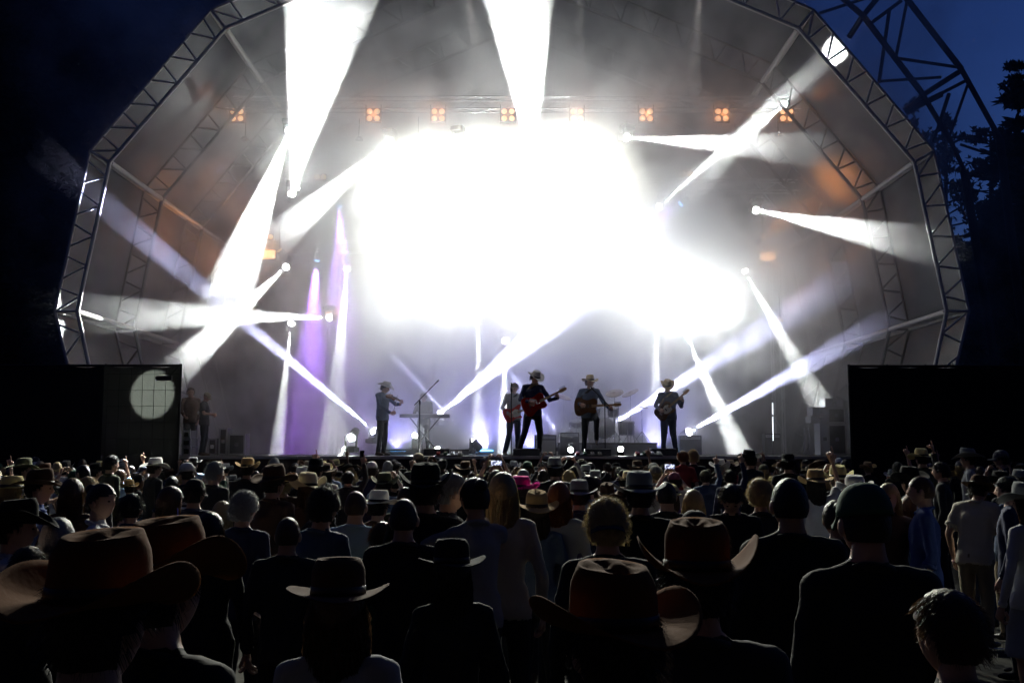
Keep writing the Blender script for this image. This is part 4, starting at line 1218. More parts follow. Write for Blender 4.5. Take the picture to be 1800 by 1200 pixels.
# telecaster player
c, nd = (.08, .19, 1.05), (-.72, .05, .62)
o, M, inf = performer(1176, 795, 666, 25.3, math.pi - .1, gpose(c, nd, fret=.50, head=(.02, .06, 1.61), hp=-.5, hy=.1, aR=(.13, .04, .09), aL=(-.17, -.02, .09), eL=(-.30, .06, 1.15)), 'heavier guitarist in dark shirt, hat tipped forward over his face', (3, 'tan'), ('short', 'dark', 0), CL['navy'], JEANS, heavy=1.16)
G = guitar('electric_guitar', 'dark guitar with large cream pickguard held neck-up by the hat-tipped guitarist', M @ gframe(c, nd, (0, 1, .1)), 'tele', SUNB, CREAMP)
strap(G, M, [(.28, .12, 1.0), (.12, .12, 1.3), (-.02, .13, 1.42), (-.11, .02, 1.51), (-.05, -.14, 1.3), (.2, -.1, 1.1), (.30, .10, .98)], STRAP)
# fiddler
o, M, inf = performer(671, 798, 669, 25.5, -math.pi / 2 - .45, dict(head=(-.03, .06, 1.60), hp=-.3, hy=.25, eL=(-.24, .22, 1.22), wL=(-.10, .44, 1.22), eR=(.26, .12, 1.16), wR=(.16, .34, 1.0), fR=(-.2, .9, .2), fL=(.2, .7, .5), pL=(.4, -.6, .5), pR=(-1, 0, -.3), curl=.8, lean=(0, .03)), 'fiddler in cream cowboy hat and denim jacket bowing a violin', (0, 'white'), ('short', 'dark', 1), CL['denim'], DARKJ)
fm = M @ gframe((-.09, .22, 1.38), (-.05, 1, -.45), (.25, .1, 1))
t = thing('violin', None, 'brown violin held at the fiddler\'s chin', 'violin', None, fm)
ks = [(.10, .035), (.12, .07), (.07, .085), (.03, .058), (-.02, .056), (-.05, .09), (-.10, .105), (-.15, .08), (-.165, 0)]
ks = ks + [(x, -y) for x, y in reversed(ks[:-1])]
mb = MB(); mb.prism(ks, -.018, .018); mb.prism([(x * .94, y * .92) for x, y in ks], -.022, .024); mb.obj('body', mat('violin_varnish', (.22, .07, .02), .25, coat=.5), t, M=fm)
mb = MB(); mb.box((-.03, -.016, .026), (.26, .016, .036)); mb.obj('fingerboard', BLACKPAINT, t, M=fm)
mb = MB(); mb.box((.10, -.012, -.005), (.25, .012, .025)); mb.tube([(.25, 0, .01), (.31, 0, .0), (.33, 0, -.015), (.315, 0, -.025)], [.012, .012, .012, .006], 8); mb.obj('neck', MAPLE, t, M=fm)
mb = MB(); mb.box((-.052, -.02, .024), (-.046, .02, .045)); mb.obj('bridge', MAPLE, t, M=fm)
for k in range(4): rod('string', fm @ V((-.13, -.009 + k * .006, .034)), fm @ V((.27, -.006 + k * .004, .038)), .001, STRINGM, t, 4)
a_, b_ = M @ V((.15, .40, .98)), M @ V((-.10, .36, 1.44))
t = thing('violin_bow', a_, 'thin violin bow in the fiddler\'s lowered hand', 'bow')
rod('stick', a_, b_, .005, ROSEW, t, 6); rod('bow_hair', a_ + V((.02, 0, .01)), b_ + V((.02, 0, -.01)), .003, CREAMP, t, 4)
mb = MB(); mb.box((-.01, -.012, -.02), (.02, .012, .03), Matrix.Translation(a_ + V((.01, 0, .02)))); mb.obj('frog', BLACKPAINT, t)
# keyboard and its player
KY = 27.4
kx, kz = P(747, 728, KY).x, P(747, 730, KY).z
o, M, inf = performer(745, 790, 690, KY + .42, math.pi - .2, dict(head=(0, .08, 1.60), hp=-.4, hy=.4, eR=(.24, .12, 1.18), wR=(.18, .36, 1.10), eL=(-.24, .12, 1.18), wL=(-.16, .36, 1.10), pR=(0, 0, -1), pL=(0, 0, -1), curl=.35), 'keyboard player in dark clothes bent over the keys', None, ('short', 'brown', 0), CL['charcoal'], DARKJ, htop=.02)
t = thing('keyboard', (kx, KY, SZ), 'long black stage keyboard on a crossed stand', 'keyboard')
mb = MB(); mb.box((kx - .68, KY - .16, kz - .06), (kx + .68, KY + .16, kz + .03)); mb.obj('case', BLACKPAINT, t)
for k in range(36):
    mb = MB(); mb.box((kx - .62 + k * .0345, KY + .0, kz + .031), (kx - .62 + k * .0345 + .0325, KY + .15, kz + .045)); mb.obj('key', CREAMP, t)
for s in (-1, 1):
    rod('stand_leg', (kx - s * .42, KY - .14 * s, SZ + .01), (kx + s * .42, KY - .14 * s, kz - .06), .018, BLACKMETAL, t)
    rod('stand_foot', (kx - s * .42, KY - .3, SZ + .02), (kx - s * .42, KY + .3, SZ + .02), .018, BLACKMETAL, t)
# ------------------------------------------------------------------ microphone stands
def mic_stand(px, Y, top_py, label, boom=None):
    X = P(px, 798, Y).x
    z = P(px, top_py, Y).z
    t = thing('microphone_stand', (X, Y, SZ), label, 'microphone stand')
    mb = MB(); mb.lathe([(.15, .005), (.15, .02), (.05, .035), (.02, .05)], 16, Matrix.Translation((X, Y, SZ))); mb.obj('base', BLACKMETAL, t, True)
    rod('pole', (X, Y, SZ + .04), (X, Y, z), .013, BLACKMETAL, t)
    mb = MB(); mb.capsule((X, Y, z - .05), (X, Y, z + .02), .024, .022, 8); mb.obj('clutch', BLACKMETAL, t)
    e = V((X, Y - .05, z + .03)); d = V((0, -.6, .5)).normalized()
    if boom:
        a, b = P(*boom[0], Y), P(*boom[1], Y)
        rod('boom', a, b, .011, BLACKMETAL, t)
        e, d = b, (b - a).normalized()
    mb = MB(); mb.tube([e, e + d * .13], [.013, .02], 10); m = mb.obj('microphone', BLACKMETAL, t, True)
    mb = MB(); mb.ell(e + d * .15, (.026, .026, .026), 10, 8); mb.obj('grille', CHROME, m, True)
mic_stand(737, 24.2, 706, 'microphone stand with raised boom standing next to the fiddler', ((728, 712), (763, 676)))
mic_stand(899, 23.8, 684, 'straight microphone stand at the singer\'s feet')
mic_stand(1064, 24.3, 708, 'microphone stand with boom before the guitarist with raised boot', ((1072, 714), (1046, 688)))
# ------------------------------------------------------------------ drums on a riser
RY = 27.6
RZ = P(900, 778, RY).z
RISER = mat('riser_side', (.10, .10, .11), .5, var=.3)
for px0, px1, lab in ((975, 1138, 'pale-fronted riser under the drum kit'), (680, 830, 'low grey riser under the keyboard')):
    a, b = P(px0, 0, RY).x, P(px1, 0, RY).x
    t = thing('riser', (a, RY, SZ), lab, 'riser')
    zz = RZ if 'drum' in lab else SZ + .16
    n = max(2, round((b - a) / 1.0))
    for i in range(n):
        x0, x1 = a + (b - a) * i / n, a + (b - a) * (i + 1) / n
        mb = MB(); mb.box((x0 + .004, RY - .66, zz - .05), (x1 - .004, RY + 1.3, zz)); mb.obj('deck_panel', DECK, t)
        mb = MB(); mb.box((x0 + .006, RY - .64, SZ + .01), (x1 - .006, RY - .61, zz - .052)); mb.obj('front_panel', RISER, t)
SHELL = mat('drum_shell', (.03, .03, .035), .2, coat=.6); SKIN_D = mat('drum_skin', (.65, .65, .62), .5); BRASS = mat('cymbal_brass', (.32, .22, .09), .35, 1., bump=.05)
def drum(name, px, py, r, h, ax, label, legs=True):
    p = P(px, py, RY)
    t = thing(name, p, label, 'drum')
    R_ = V((0, 0, 1)).rotation_difference(V(ax)).to_matrix().to_4x4()
    M = Matrix.Translation(p) @ R_
    mb = MB(); mb.lathe([(r, -h / 2), (r, h / 2)], 24, M); mb.obj('shell', SHELL, t, True)
    for s in (-1, 1):
        mb = MB(); mb.lathe([(r * 1.03, s * h / 2 - .014), (r * 1.03, s * h / 2 + .014)], 24, M); mb.obj('hoop', CHROME, t, True)
        mb = MB(); mb.lathe([(r * .985, s * h / 2 + .008), (r * .984, s * h / 2 + .017)], 24, M); mb.obj('skin', SKIN_D, t, True)
    for k in range(8):
        a = k * math.pi / 4
        rod('lug', M @ V((r * 1.03 * math.cos(a), r * 1.03 * math.sin(a), -h / 2)), M @ V((r * 1.03 * math.cos(a), r * 1.03 * math.sin(a), h / 2)), .006, CHROME, t, 5)
    if legs:
        for k in range(3):
            a = k * 2.1 + .5
            q = p + V((math.cos(a) * r * .9, math.sin(a) * r * .9, 0))
            rod('leg', q, V((q.x + math.cos(a) * .08, q.y + math.sin(a) * .08, RZ)), .012, CHROME, t)
drum('bass_drum', 1062, 752, .28, .4, (0, -1, .0), 'bass drum facing the crowd in the middle of the kit', False)
drum('tom', 1045, 722, .15, .24, (.1, -.5, 1), 'rack tom above the bass drum on the singer\'s side', True)
drum('tom', 1078, 722, .15, .24, (-.1, -.5, 1), 'rack tom above the bass drum on the cymbal stack side', True)
drum('floor_tom', 1102, 752, .2, .36, (0, -.1, 1), 'floor tom standing on three legs beside the bass drum')
drum('snare_drum', 1012, 745, .18, .14, (0, -.25, 1), 'snare drum standing next to the bass drum')
def cymbal(px, py, r, tilt, label):
    p = P(px, py, RY + .1)
    t = thing('cymbal_stand', (p.x, p.y, RZ), label, 'cymbal')
    M = Matrix.Translation(p) @ Matrix.Rotation(tilt[0], 4, 'X') @ Matrix.Rotation(tilt[1], 4, 'Y')
    mb = MB(); mb.lathe([(r, -.012), (r * .6, .006), (r * .22, .014), (r * .18, .032), (.01, .04)], 26, M); mb.obj('cymbal', BRASS, t, True)
    rod('pole', (p.x, p.y, RZ + .25), p + V((0, 0, .03)), .012, CHROME, t)
    for k in range(3):
        a = k * 2.094 + .4
        rod('leg', (p.x, p.y, RZ + .32), (p.x + .26 * math.cos(a), p.y + .26 * math.sin(a), RZ + .01), .01, CHROME, t)
cymbal(990, 697, .24, (.35, .25), 'cymbal on a chrome stand between the singer and the raised-boot guitarist')
cymbal(1080, 690, .26, (.5, -.2), 'gold cymbal glinting above the toms')
cymbal(1108, 690, .26, (.3, -.45), 'steeply tilted cymbal catching white light beside the floor tom')
cymbal(1128, 715, .20, (.2, .1), 'small low cymbal at the outer end of the kit')
# drum stool with drummer left empty in view; amplifiers and monitors
GRILLE = mat('speaker_cloth', (.05, .05, .052), .8, bump=.6, bscale=120)
def amp(px0, px1, py0, py1, Y, label, facem=GRILLE):
    a, b = P(px0, py1, Y), P(px1, py0, Y)
    z0 = SZ + .006
    t = thing('amplifier', (a.x, Y, z0), label, 'amplifier')
    mb = MB(); mb.box((a.x, Y, z0), (b.x, Y + .3, b.z)); mb.obj('cabinet', BLACKPAINT, t)
    mb = MB(); mb.box((a.x + .03, Y - .008, z0 + .03), (b.x - .03, Y + .01, b.z - .14)); mb.obj('grille', facem, t)
    mb = MB(); mb.box((a.x + .03, Y - .01, b.z - .11), (b.x - .03, Y + .01, b.z - .03)); pn = mb.obj('control_panel', ALU, t)
    for k in range(6):
        mb = MB(); mb.lathe([(.012, 0), (.01, .02)], 8, Matrix.Translation((a.x + .07 + k * .06, Y - .01, b.z - .07)) @ Matrix.Rotation(math.pi / 2, 4, 'X')); mb.obj('knob', BLACKPAINT, pn)
    mb = MB(); mb.tube([((a.x + b.x) / 2 - .1, Y + .12, b.z - .005), ((a.x + b.x) / 2 - .08, Y + .12, b.z + .025), ((a.x + b.x) / 2 + .08, Y + .12, b.z + .025), ((a.x + b.x) / 2 + .1, Y + .12, b.z - .005)], .01, 6); mb.obj('handle', STRAP, t)
amp(940, 978, 764, 800, 27.0, 'pale-grilled guitar amplifier between the singer\'s legs', mat('pale_grille', (.45, .45, .42), .7, bump=.4, bscale=90))
amp(1195, 1233, 765, 800, 27.4, 'black guitar amplifier under the bluish floor beam')
amp(1345, 1372, 762, 800, 28.5, 'small dark amplifier beside the light tower')
amp(985, 1018, 760, 800, 26.9, 'dark amplifier standing before the drum riser')
def wedge(px, Y, label, w=.62):
    p = P(px, 800, Y); X = p.x
    t = thing('monitor_wedge', (X, Y, SZ), label, 'monitor')
    M = Matrix.Translation((X, Y, SZ + .006)) @ Matrix(((0, 0, 1, 0), (1, 0, 0, 0), (0, 1, 0, 0), (0, 0, 0, 1)))
    mb = MB(); mb.prism([(-.22, 0), (.2, 0), (.2, .06), (.02, .17), (-.16, .16)], -w / 2, w / 2, M); mb.obj('cabinet', BLACKPAINT, t)
    mb = MB(); mb.prism([(.19, .07), (.03, .167), (.034, .176), (.2, .075)], -w / 2 + .04, w / 2 - .04, M); mb.obj('grille', GRILLE, t)
wedge(768, 23.9, 'black floor monitor wedge by the raised microphone boom'); wedge(925, 23.55, 'black floor monitor wedge at the singer\'s feet'); wedge(1050, 23.8, 'black floor monitor wedge before the raised boot'); wedge(1165, 24.0, 'black floor monitor wedge before the hat-tipped guitarist')
def pedalboard(px, Y, label):
    p = P(px, 800, Y)
    t = thing('pedalboard', (p.x, Y, SZ), label, 'pedalboard')
    M = Matrix.Translation((p.x, Y, SZ + .01)) @ Matrix.Rotation(.15, 4, 'X')
    mb = MB(); mb.box((-.32, -.16, 0), (.32, .16, .04), M); mb.obj('board', BLACKPAINT, t)
    for k in range(8):
        x, y = -.26 + (k % 4) * .17, -.08 + (k // 4) * .15
        mb = MB(); mb.box((x - .04, y - .06, .041), (x + .04, y + .06, .085), M); q = mb.obj('pedal', (CL['red'], CL['green'], ALU, CREAMP)[k % 4], t)
        mb = MB(); mb.lathe([(.012, 0), (.012, .018)], 8, M @ Matrix.Translation((x, y - .03, .085))); mb.obj('switch', CHROME, q)
pedalboard(1035, 23.6, 'effects pedalboard in front of the raised-boot guitarist'); pedalboard(790, 23.6, 'effects pedalboard lying near the keyboard riser'); pedalboard(1140, 23.6, 'effects pedalboard beside the low cymbal')
# small bright floor lamps facing the crowd
for px, py, Y, tx in ((1091, 789, 24.2, 'before the drum riser'), (769, 789, 25.0, 'near the monitor wedge between keyboard and singer'), (729, 765, 27.0, 'under the keyboard'), (1003, 790, 24.3, 'small one beside the raised-boot guitarist')):
    c_ = P(px, py, Y); c_.z = max(c_.z, SZ + .13)
    t = thing('floor_lamp', c_, 'bright white floor lamp shining at the crowd ' + tx, 'floor lamp')
    mb = MB(); mb.lathe([(.05, .16), (.09, .13), (.1, 0), (.1, -.01)], 14, Matrix.Translation(c_) @ Matrix.Rotation(-math.pi / 2, 4, 'X')); mb.obj('housing', BLACKMETAL, t, True)
    mb = MB(); mb.lathe([(.066, -.012), (.045, -.028), (.005, -.032)], 14, Matrix.Translation(c_) @ Matrix.Rotation(-math.pi / 2, 4, 'X')); mb.obj('lens', EMW, t, True)
    mb = MB(); mb.box((c_.x - .08, c_.y - .0, SZ), (c_.x + .08, c_.y + .14, c_.z - .09)); mb.obj('bracket', BLACKMETAL, t)
    lamp_light(c_ + V((0, -.06, 0)), c_ + V((0, -6, .5)), 40, 60, (.9, .95, 1), t, 1., .05)
# ------------------------------------------------------------------ wings: flight cases, ladder of lamps, crew
CASE = mat('case_pale_laminate', (.55, .56, .60), .4, var=.08); CASED = mat('case_black_laminate', (.02, .02, .022), .4, bump=.1)
def case(px0, px1, py0, py1, Y, label, m=CASE, dz=0):
    a, b = P(px0, py1, Y), P(px1, py0, Y)
    z0 = SZ + .006 if dz == 0 else a.z
    t = thing('flight_case', (a.x, Y, z0), label, 'flight case')
    mb = MB(); mb.box((a.x, Y, z0), (b.x, Y + .6, b.z)); mb.obj('panel', m, t)
    e = .022
    for x in (a.x, b.x):
        for z in (z0 + .0, b.z): pass
        mb = MB(); mb.box((x - e, Y - .012, z0 - .002), (x + e, Y + .02, b.z + .002)); mb.obj('edge_strip', ALU, t)
    for z in (z0 + e, b.z - e):
        mb = MB(); mb.box((a.x + e, Y - .01, z - e), (b.x - e, Y + .018, z + e)); mb.obj('edge_strip', ALU, t)
    mb = MB(); mb.box(((a.x + b.x) / 2 - .05, Y - .016, (z0 + b.z) / 2 - .05), ((a.x + b.x) / 2 + .05, Y + .01, (z0 + b.z) / 2 + .05)); mb.obj('latch', CHROME, t)
case(1444, 1456, 743, 798, 27.6, 'tall narrow pale flight case at the bottom of the lit stack')
case(1457, 1486, 745, 798, 27.9, 'black flight case supporting the stack in the wing by the plain screen', CASED)
case(1427, 1456, 731, 742.5, 27.6, 'pale bluish flight case in the middle of the lit stack', dz=1)
case(1430, 1456, 715, 730, 27.6, 'pale flight case with tilted lid near the top of the lit stack', dz=1)
case(1452, 1480, 700, 714, 27.9, 'pale slanting case lid on top of the lit stack', dz=1)
case(1456.5, 1484, 716, 744, 27.9, 'black flight case behind the pale ones in the wing by the plain screen', CASED, 1)
for (a, b, c_, d, lab) in ((322, 333, 756, 770, 'top small rack case with bright edges beside the side screen'), (321, 334, 770.5, 785, 'middle small rack case with bright edges beside the side screen'), (321, 334, 785.5, 800, 'bottom small rack case with bright edges beside the side screen')):
    case(a, b, c_, d, 24.0, lab, CASED, 0 if d == 800 else 1)
for (a, b, c_, lab) in ((385, 399, 752, 'tall dark case in the gloomy wing by the netted screen'), (402, 430, 762, 'wide dark case in the gloomy wing by the netted screen'), (366, 380, 770, 'low dark case beside the two crew members')):
    case(a, b, c_, 799, 27.0, lab, CASED)
t = thing('led_batten', P(1358, 740, 28.0), 'upright string of small white lamps in the wing by the plain screen', 'led batten')
DOT = mat('led_dot', (.8, .8, .8), .3, emit=((.9, .95, 1), 5))
a, b = P(1358, 709, 28), P(1359, 773, 28)
rod('batten', a + V((0, .03, .1)), V((b.x, b.y + .03, SZ)), .02, BLACKMETAL, t)
for k in range(22):
    if k == 7: continue
    mb = MB(); mb.ell(a.lerp(b, k / 21), (.014, .014, .014), 6, 5); mb.obj('lamp', DOT, t, True)
performer(333, 798, 680, 26.6, math.pi + .3, 'shift', 'crew member in dark clothes standing in the wing behind the netted screen', None, ('short', 'brown', 0), CL['brown'], DARKJ, htop=.02)
performer(357, 798, 690, 26.2, -math.pi / 2, dict(POSES['look'], hp=-.35), 'crew member bending towards a case in the wing', ('cap', 'khaki'), None, CL['charcoal'], DARKJ, sleeve='short', htop=.02)
performer(1512, 799, 752, 24.6, math.pi / 2, 'look', 'crouched-looking crew member in black at the dark right wing', None, ('short', 'black', 1), CL['black'], DARKJ, htop=.02) if False else None
# cables trailing on the right stage edge
for pts, lab in (([(1502, 778), (1508, 786), (1514, 784), (1516, 792), (1506, 797)], 'silver cable end hanging over the stage edge by the plain screen'), ([(1413, 752), (1415, 770), (1413, 792)], 'bluish cable hanging beside the pale flight cases'), ([(1420, 752), (1424, 772), (1420, 790)], 'second bluish cable hanging beside the pale flight cases'), ([(352, 760), (354, 768), (357, 774)], 'white cable loop hanging beside the two crew members')):
    mb = MB(); Yc = 23.6 if pts[0][0] > 1500 else 27.3
    mb.tube([P(*q, Yc) for q in pts], .018, 6); o = mb.obj('cable', mat('pale_cable', (.5, .5, .55), .4), None, True)
    tag(o, lab, 'cable')
# ------------------------------------------------------------------ things held by the crowd
SCREEN = mat('phone_screen', (.02, .02, .02), .2, emit=((.55, .62, 1), 1.6))
nt_ = SCREEN.node_tree
nn = nt_.nodes.new('ShaderNodeTexNoise'); nn.inputs['Scale'].default_value = 38; nn.inputs['Detail'].default_value = 4
tcs = nt_.nodes.new('ShaderNodeTexCoord'); nt_.links.new(tcs.outputs['Object'], nn.inputs['Vector'])
cr = nt_.nodes.new('ShaderNodeValToRGB'); cr.color_ramp.elements[0].position = .42; cr.color_ramp.elements[0].color = (.02, .03, .10, 1); cr.color_ramp.elements[1].position = .6; cr.color_ramp.elements[1].color = (.75, .8, 1, 1)
nt_.links.new(nn.outputs[0], cr.inputs[0]); nt_.links.new(cr.outputs[0], nt_.nodes['Principled BSDF'].inputs['Emission Color'])
CUPM = mat('clear_plastic_cup', (.75, .77, .76), .15, transl=.5, spec=.6); BEER = mat('beer', (.62, .40, .04), .1, transl=.6); FOAM = mat('beer_foam', (.8, .78, .7), .8); STRAWM = mat('blue_straw', (.08, .06, .5), .35)
_held = {}
def held_phone(M, c, label, lit=True, land=True):
    if 'p' not in _held:
        mb = MB(); mb.box((-.075, -.004, -.037), (.075, .004, .037)); _held['p'] = mb.mesh('case', BLACKPAINT)
        mb = MB(); mb.box((-.069, -.0055, -.033), (.069, -.0042, .033)); _held['s'] = mb.mesh('screen', SCREEN); _held['d'] = mb.mesh('screen', LENSOFF)
        mb = MB(); mb.lathe([(.006, 0), (.005, .003)], 8, Matrix.Translation((.055, .004, .02)) @ Matrix.Rotation(-math.pi / 2, 4, 'X')); _held['c'] = mb.mesh('camera_lens', LENSOFF)
    Mp = M @ Matrix.Translation(c) @ (Matrix.Identity(4) if land else Matrix.Rotation(math.pi / 2, 4, 'Y'))
    t = thing('phone', None, label, 'phone', None, Mp)
    link('case', _held['p'], Mp, t); link('screen', _held['s' if lit else 'd'], Mp, t); link('camera_lens', _held['c'], Mp, t)
    return t
def held_cup(M, c, label, straw=False, beer=True):
    if 'u' not in _held:
        mb = MB(); v, f = grid(14, 2, lambda u, w: V(((.032 + .014 * w) * math.cos(2 * math.pi * u), (.032 + .014 * w) * math.sin(2 * math.pi * u), -.065 + .15 * w)), True)
        _held['u'] = solid(v, f, CUPM, .002)
        mb.lathe([(.030, -.063), (.039, .045)], 14); _held['b'] = mb.mesh('beer', BEER, True)
        mb = MB(); mb.lathe([(.039, .046), (.041, .062)], 14); _held['f'] = mb.mesh('foam', FOAM, True)
        mb = MB(); mb.tube([(.0, 0, -.05), (.03, 0, .14), (.06, 0, .16)], .004, 6); _held['w'] = mb.mesh('straw', STRAWM, True)
    Mc = M @ Matrix.Translation(c)
    t = thing('plastic_cup', None, label, 'cup', None, Mc)
    link('cup_wall', _held['u'], Mc, t)
    if beer: link('beer', _held['b'], Mc, t); link('foam', _held['f'], Mc, t)
    if straw: link('straw', _held['w'], Mc, t)
# ------------------------------------------------------------------ the crowd, one by one
TAKEN = []
def extra(hat, hair):
    if hat: return .025 if hat[0] == 'cap' else .045
    return {None: 0}.get(hair, .015)
def who(px, top, d, label, pose='stand', rz=0., fem=False, slv='long', hat=None, hair=('short', 'dark', 0), shirt='black', legs=DARKJ, heavy=1., sk='', skin=0, back=False, phone=None, cup=None, group=None, tilt=0., side='R', straw=False, toparm=False, shoe=None):
    me, inf = body((pose, fem, slv, heavy, sk))
    q = P(px, top, d)
    nom = inf['top'] + extra(hat, hair)
    s = max(.86, min(1.12, q.z / nom))
    o, M = put_person(q.x, d, .01, rz, s, me, inf, CL[shirt] if isinstance(shirt, str) else shirt, legs, SKINS[skin], label, group, hat, hair, shoe, back, tilt)
    TAKEN.append((q.x, d, px, top))
    if phone:
        c = (inf['wR'] + inf['wL']) / 2 + V((0, .03, .12)) if pose in ('phone', 'arms2') else (inf['wR'] + inf['fR'] * .10 + V((-.01, .02, .03)) if pose != 'look' else (inf['wR'] + inf['wL']) / 2 + V((0, .08, .05)))
        held_phone(M, c, phone, 'lit' in phone or 'glowing' in phone, pose != 'up1')
    if cup:
        held_cup(M, inf['wR'] + inf['fR'] * .075 + V((-.035, .025, .03)), cup, straw)
    return o
H = math.pi / 2
# right in front of the camera
who(172, 952, 1.95, 'person in rust-brown cowboy hat with squared crown, hat overlapping another brown hat', hat=(0, 'rust'), hair=('short', 'dark', 0), shirt='black', rz=-.25)
who(285, 928, 2.5, 'person in rust-brown cowboy hat whose wide brim curls up behind the square-crowned hat', hat=(3, 'rust'), hair=('short', 'black', 1), shirt='black', rz=-.45)
who(595, 985, 3.1, 'person with tawny hair under a dark curved cowboy hat and pale knitted top', fem=True, hat=(2, 'brown'), hair=('wavy', 'brown', 0), shirt='palegrey', rz=.1)
who(1082, 1008, 2.05, 'person in brown cowboy hat with deep crown crease, brim rolled up both sides', hat=(0, 'rust'), hair=('short', 'dark', 2), shirt='black', rz=.35)
who(1225, 930, 2.75, 'person in tall rust-edged cowboy hat standing behind the deep-creased brown hat', hat=(3, 'rust'), hair=('short', 'black', 0), shirt='charcoal', rz=-.1)
who(1520, 850, 3.6, 'large person in dark baseball cap and black jacket towering over the others', hat=('cap', 'green'), hair=('buzz', 'dark', 0), shirt='black', heavy=1.08, rz=.05)
who(1388, 838, 4.8, 'bareheaded broad person in black sweater and pale blue shorts', hair=('buzz', 'black', 0), shirt='black', legs=PALEJ, heavy=1.08, sk='shorts', skin=1)
who(1672, 1040, 2.75, 'short person with brown tousled hair and dark quilted collar', fem=True, hair=('short', 'brown', 1), shirt='charcoal', rz=.5)
who(1067, 880, 4.9, 'person in dark cap over curly blond hair, black jacket with thin rim of light', hat=('cap', 'navy'), hair=('curly', 'blond', 0), shirt='black', back=True, tilt=.1)
who(795, 950, 4.5, 'short person in low dark hat with narrow flat brim', fem=True, hat=(2, 'black'), hair=('long', 'black', 0), shirt='black', rz=.2)
who(506, 908, 6.0, 'bald person in dark collared jacket, scalp rimmed with light', hair=('buzz', 'brown', 0), shirt='charcoal')
who(548, 926, 6.8, 'short dark-haired person peeping past the bald one', fem=True, hair=('short', 'dark', 1), shirt='brown', rz=-.3)
g_ = who(428, 868, 7.3, 'person with grey curly hair in navy shirt, pale bag strap across the back', hair=('curly', 'grey', 0), shirt='navy', rz=-.35)
who(710, 875, 5.7, 'short-haired person in plain black suit jacket', hair=('buzz', 'dark', 0), shirt='black')
who(625, 862, 7.3, 'close-cropped person in pale blue-grey shirt', hair=('buzz', 'brown', 0), shirt='skyblue', rz=-.1)
who(563, 862, 6.6, 'person with thick dark hair in dim blue shirt', hair=('curly', 'dark', 0), shirt='denim', rz=-.5, pose='shift')
who(748, 820, 6.4, 'person in large black cowboy hat and black clothes', hat=(3, 'black'), shirt='black')
who(790, 832, 6.9, 'grey-haired person in profile next to the large black hat', hair=('short', 'grey', 1), shirt='charcoal', rz=-1.2)
who(836, 840, 6.3, 'person in pale jacket with both arms round a neighbour', pose='hug', fem=True, hair=('bun', 'dark', 0), hat=None, shirt='palegrey', rz=.5)
who(884, 832, 6.6, 'person with very long pale blond hair and white top', fem=True, hair=('long', 'blond', 0), shirt='cream')
who(914, 836, 8.8, 'person in bright pink cowboy hat trimmed with fluffy pink feathers', fem=True, hat=(5, 'pink'), hair=('long', 'dark', 1), shirt='red', rz=-.2)
who(944, 866, 7.6, 'person in straw cowboy hat with long dark hair and denim jacket', fem=True, hat=(1, 'tan'), hair=('long', 'dark', 0), shirt='denim', rz=.15, tilt=.12)
who(982, 848, 7.8, 'person with long auburn hair and pale blouse', fem=True, hair=('wavy', 'auburn', 0), shirt='palegrey', rz=-.15)
who(1018, 845, 9.2, 'person in grey rounded hat beside the auburn hair', hat=(1, 'grey'), shirt='navy')
who(1034, 836, 10.5, 'dark short-haired person in pale shirt behind the grey rounded hat', hair=('short', 'black', 2), shirt='skyblue')
who(1124, 831, 6.9, 'person in grey wide-brimmed cowboy hat and dark jacket', hat=(1, 'grey'), hair=('short', 'dark', 0), shirt='black', fem=False)
who(1172, 846, 8.3, 'short dark-haired person in dark checked shirt', hair=('buzz', 'black', 0), shirt='charcoal')
who(1219, 862, 8.4, 'person with long wavy blond hair glowing at the edges', fem=True, hair=('wavy', 'blond', 1), shirt='charcoal')
who(1286, 850, 8.0, 'person in black jacket facing away from stage, looking down at a phone', pose='look', rz=math.pi - .25, hair=('short', 'dark', 0), shirt='black', phone='small dim phone in the hands of the person looking down')
who(1336, 846, 8.2, 'person with bright curly blond hair near the looking-down person', fem=True, hair=('curly', 'blond', 0), shirt='charcoal')
who(1352, 852, 9.4, 'person with blond shoulder-length hair just behind the curly blond one', fem=True, hair=('wavy', 'blond', 0), shirt='grey' if 'grey' in CL else 'palegrey')
who(1222, 898, 5.6, 'short person in dark beret-like cap tied with a pale scarf', fem=True, hat=('cap', 'black'), hair=('short', 'dark', 1), shirt='black', back=True)
who(1247, 913, 5.1, 'short brown-haired person half hidden behind the tall rust-edged hat', fem=True, hair=('short', 'brown', 2), shirt='black')
who(1621, 836, 8.3, 'shaven-headed person in blue shirt standing in profile', hair=('buzz', 'brown', 0), shirt='blue', rz=H - .35, slv='rolled', heavy=1.04)
who(1706, 836, 10.4, 'person in brown hat and cream short-sleeved shirt leaning sideways', pose='bend', hat=(4, 'brown'), shirt='cream', legs=KHAKI, slv='short', rz=-.9, heavy=1.08)
who(1562, 850, 8.6, 'smiling person with loose blond hair turned towards the camera', fem=True, hair=('wavy', 'blond', 1), shirt='brown', rz=math.pi * .8)
who(1773, 838, 9.0, 'dark-haired person in navy collared shirt looking aside in profile', hair=('short', 'black', 0), shirt='navy', rz=.95)
who(1806, 850, 7.4, 'person in white long-sleeved blouse and pale hat at the edge of the crowd', fem=True, pose='hip', hat=(1, 'grey'), hair=('long', 'brown', 1), shirt='white', rz=.3, sk='skirt', legs=CL['palegrey'])
who(1434, 826, 10.6, 'person in white top raising one bare arm high', fem=True, pose='up1', slv='short', hair=('long', 'dark', 0), hat=(1, 'tan'), shirt='white')
who(1503, 838, 9.2, 'person in pale cowboy hat behind the large capped person', hat=(0, 'white'), fem=True, hair=('wavy', 'blond', 0), shirt='skyblue')
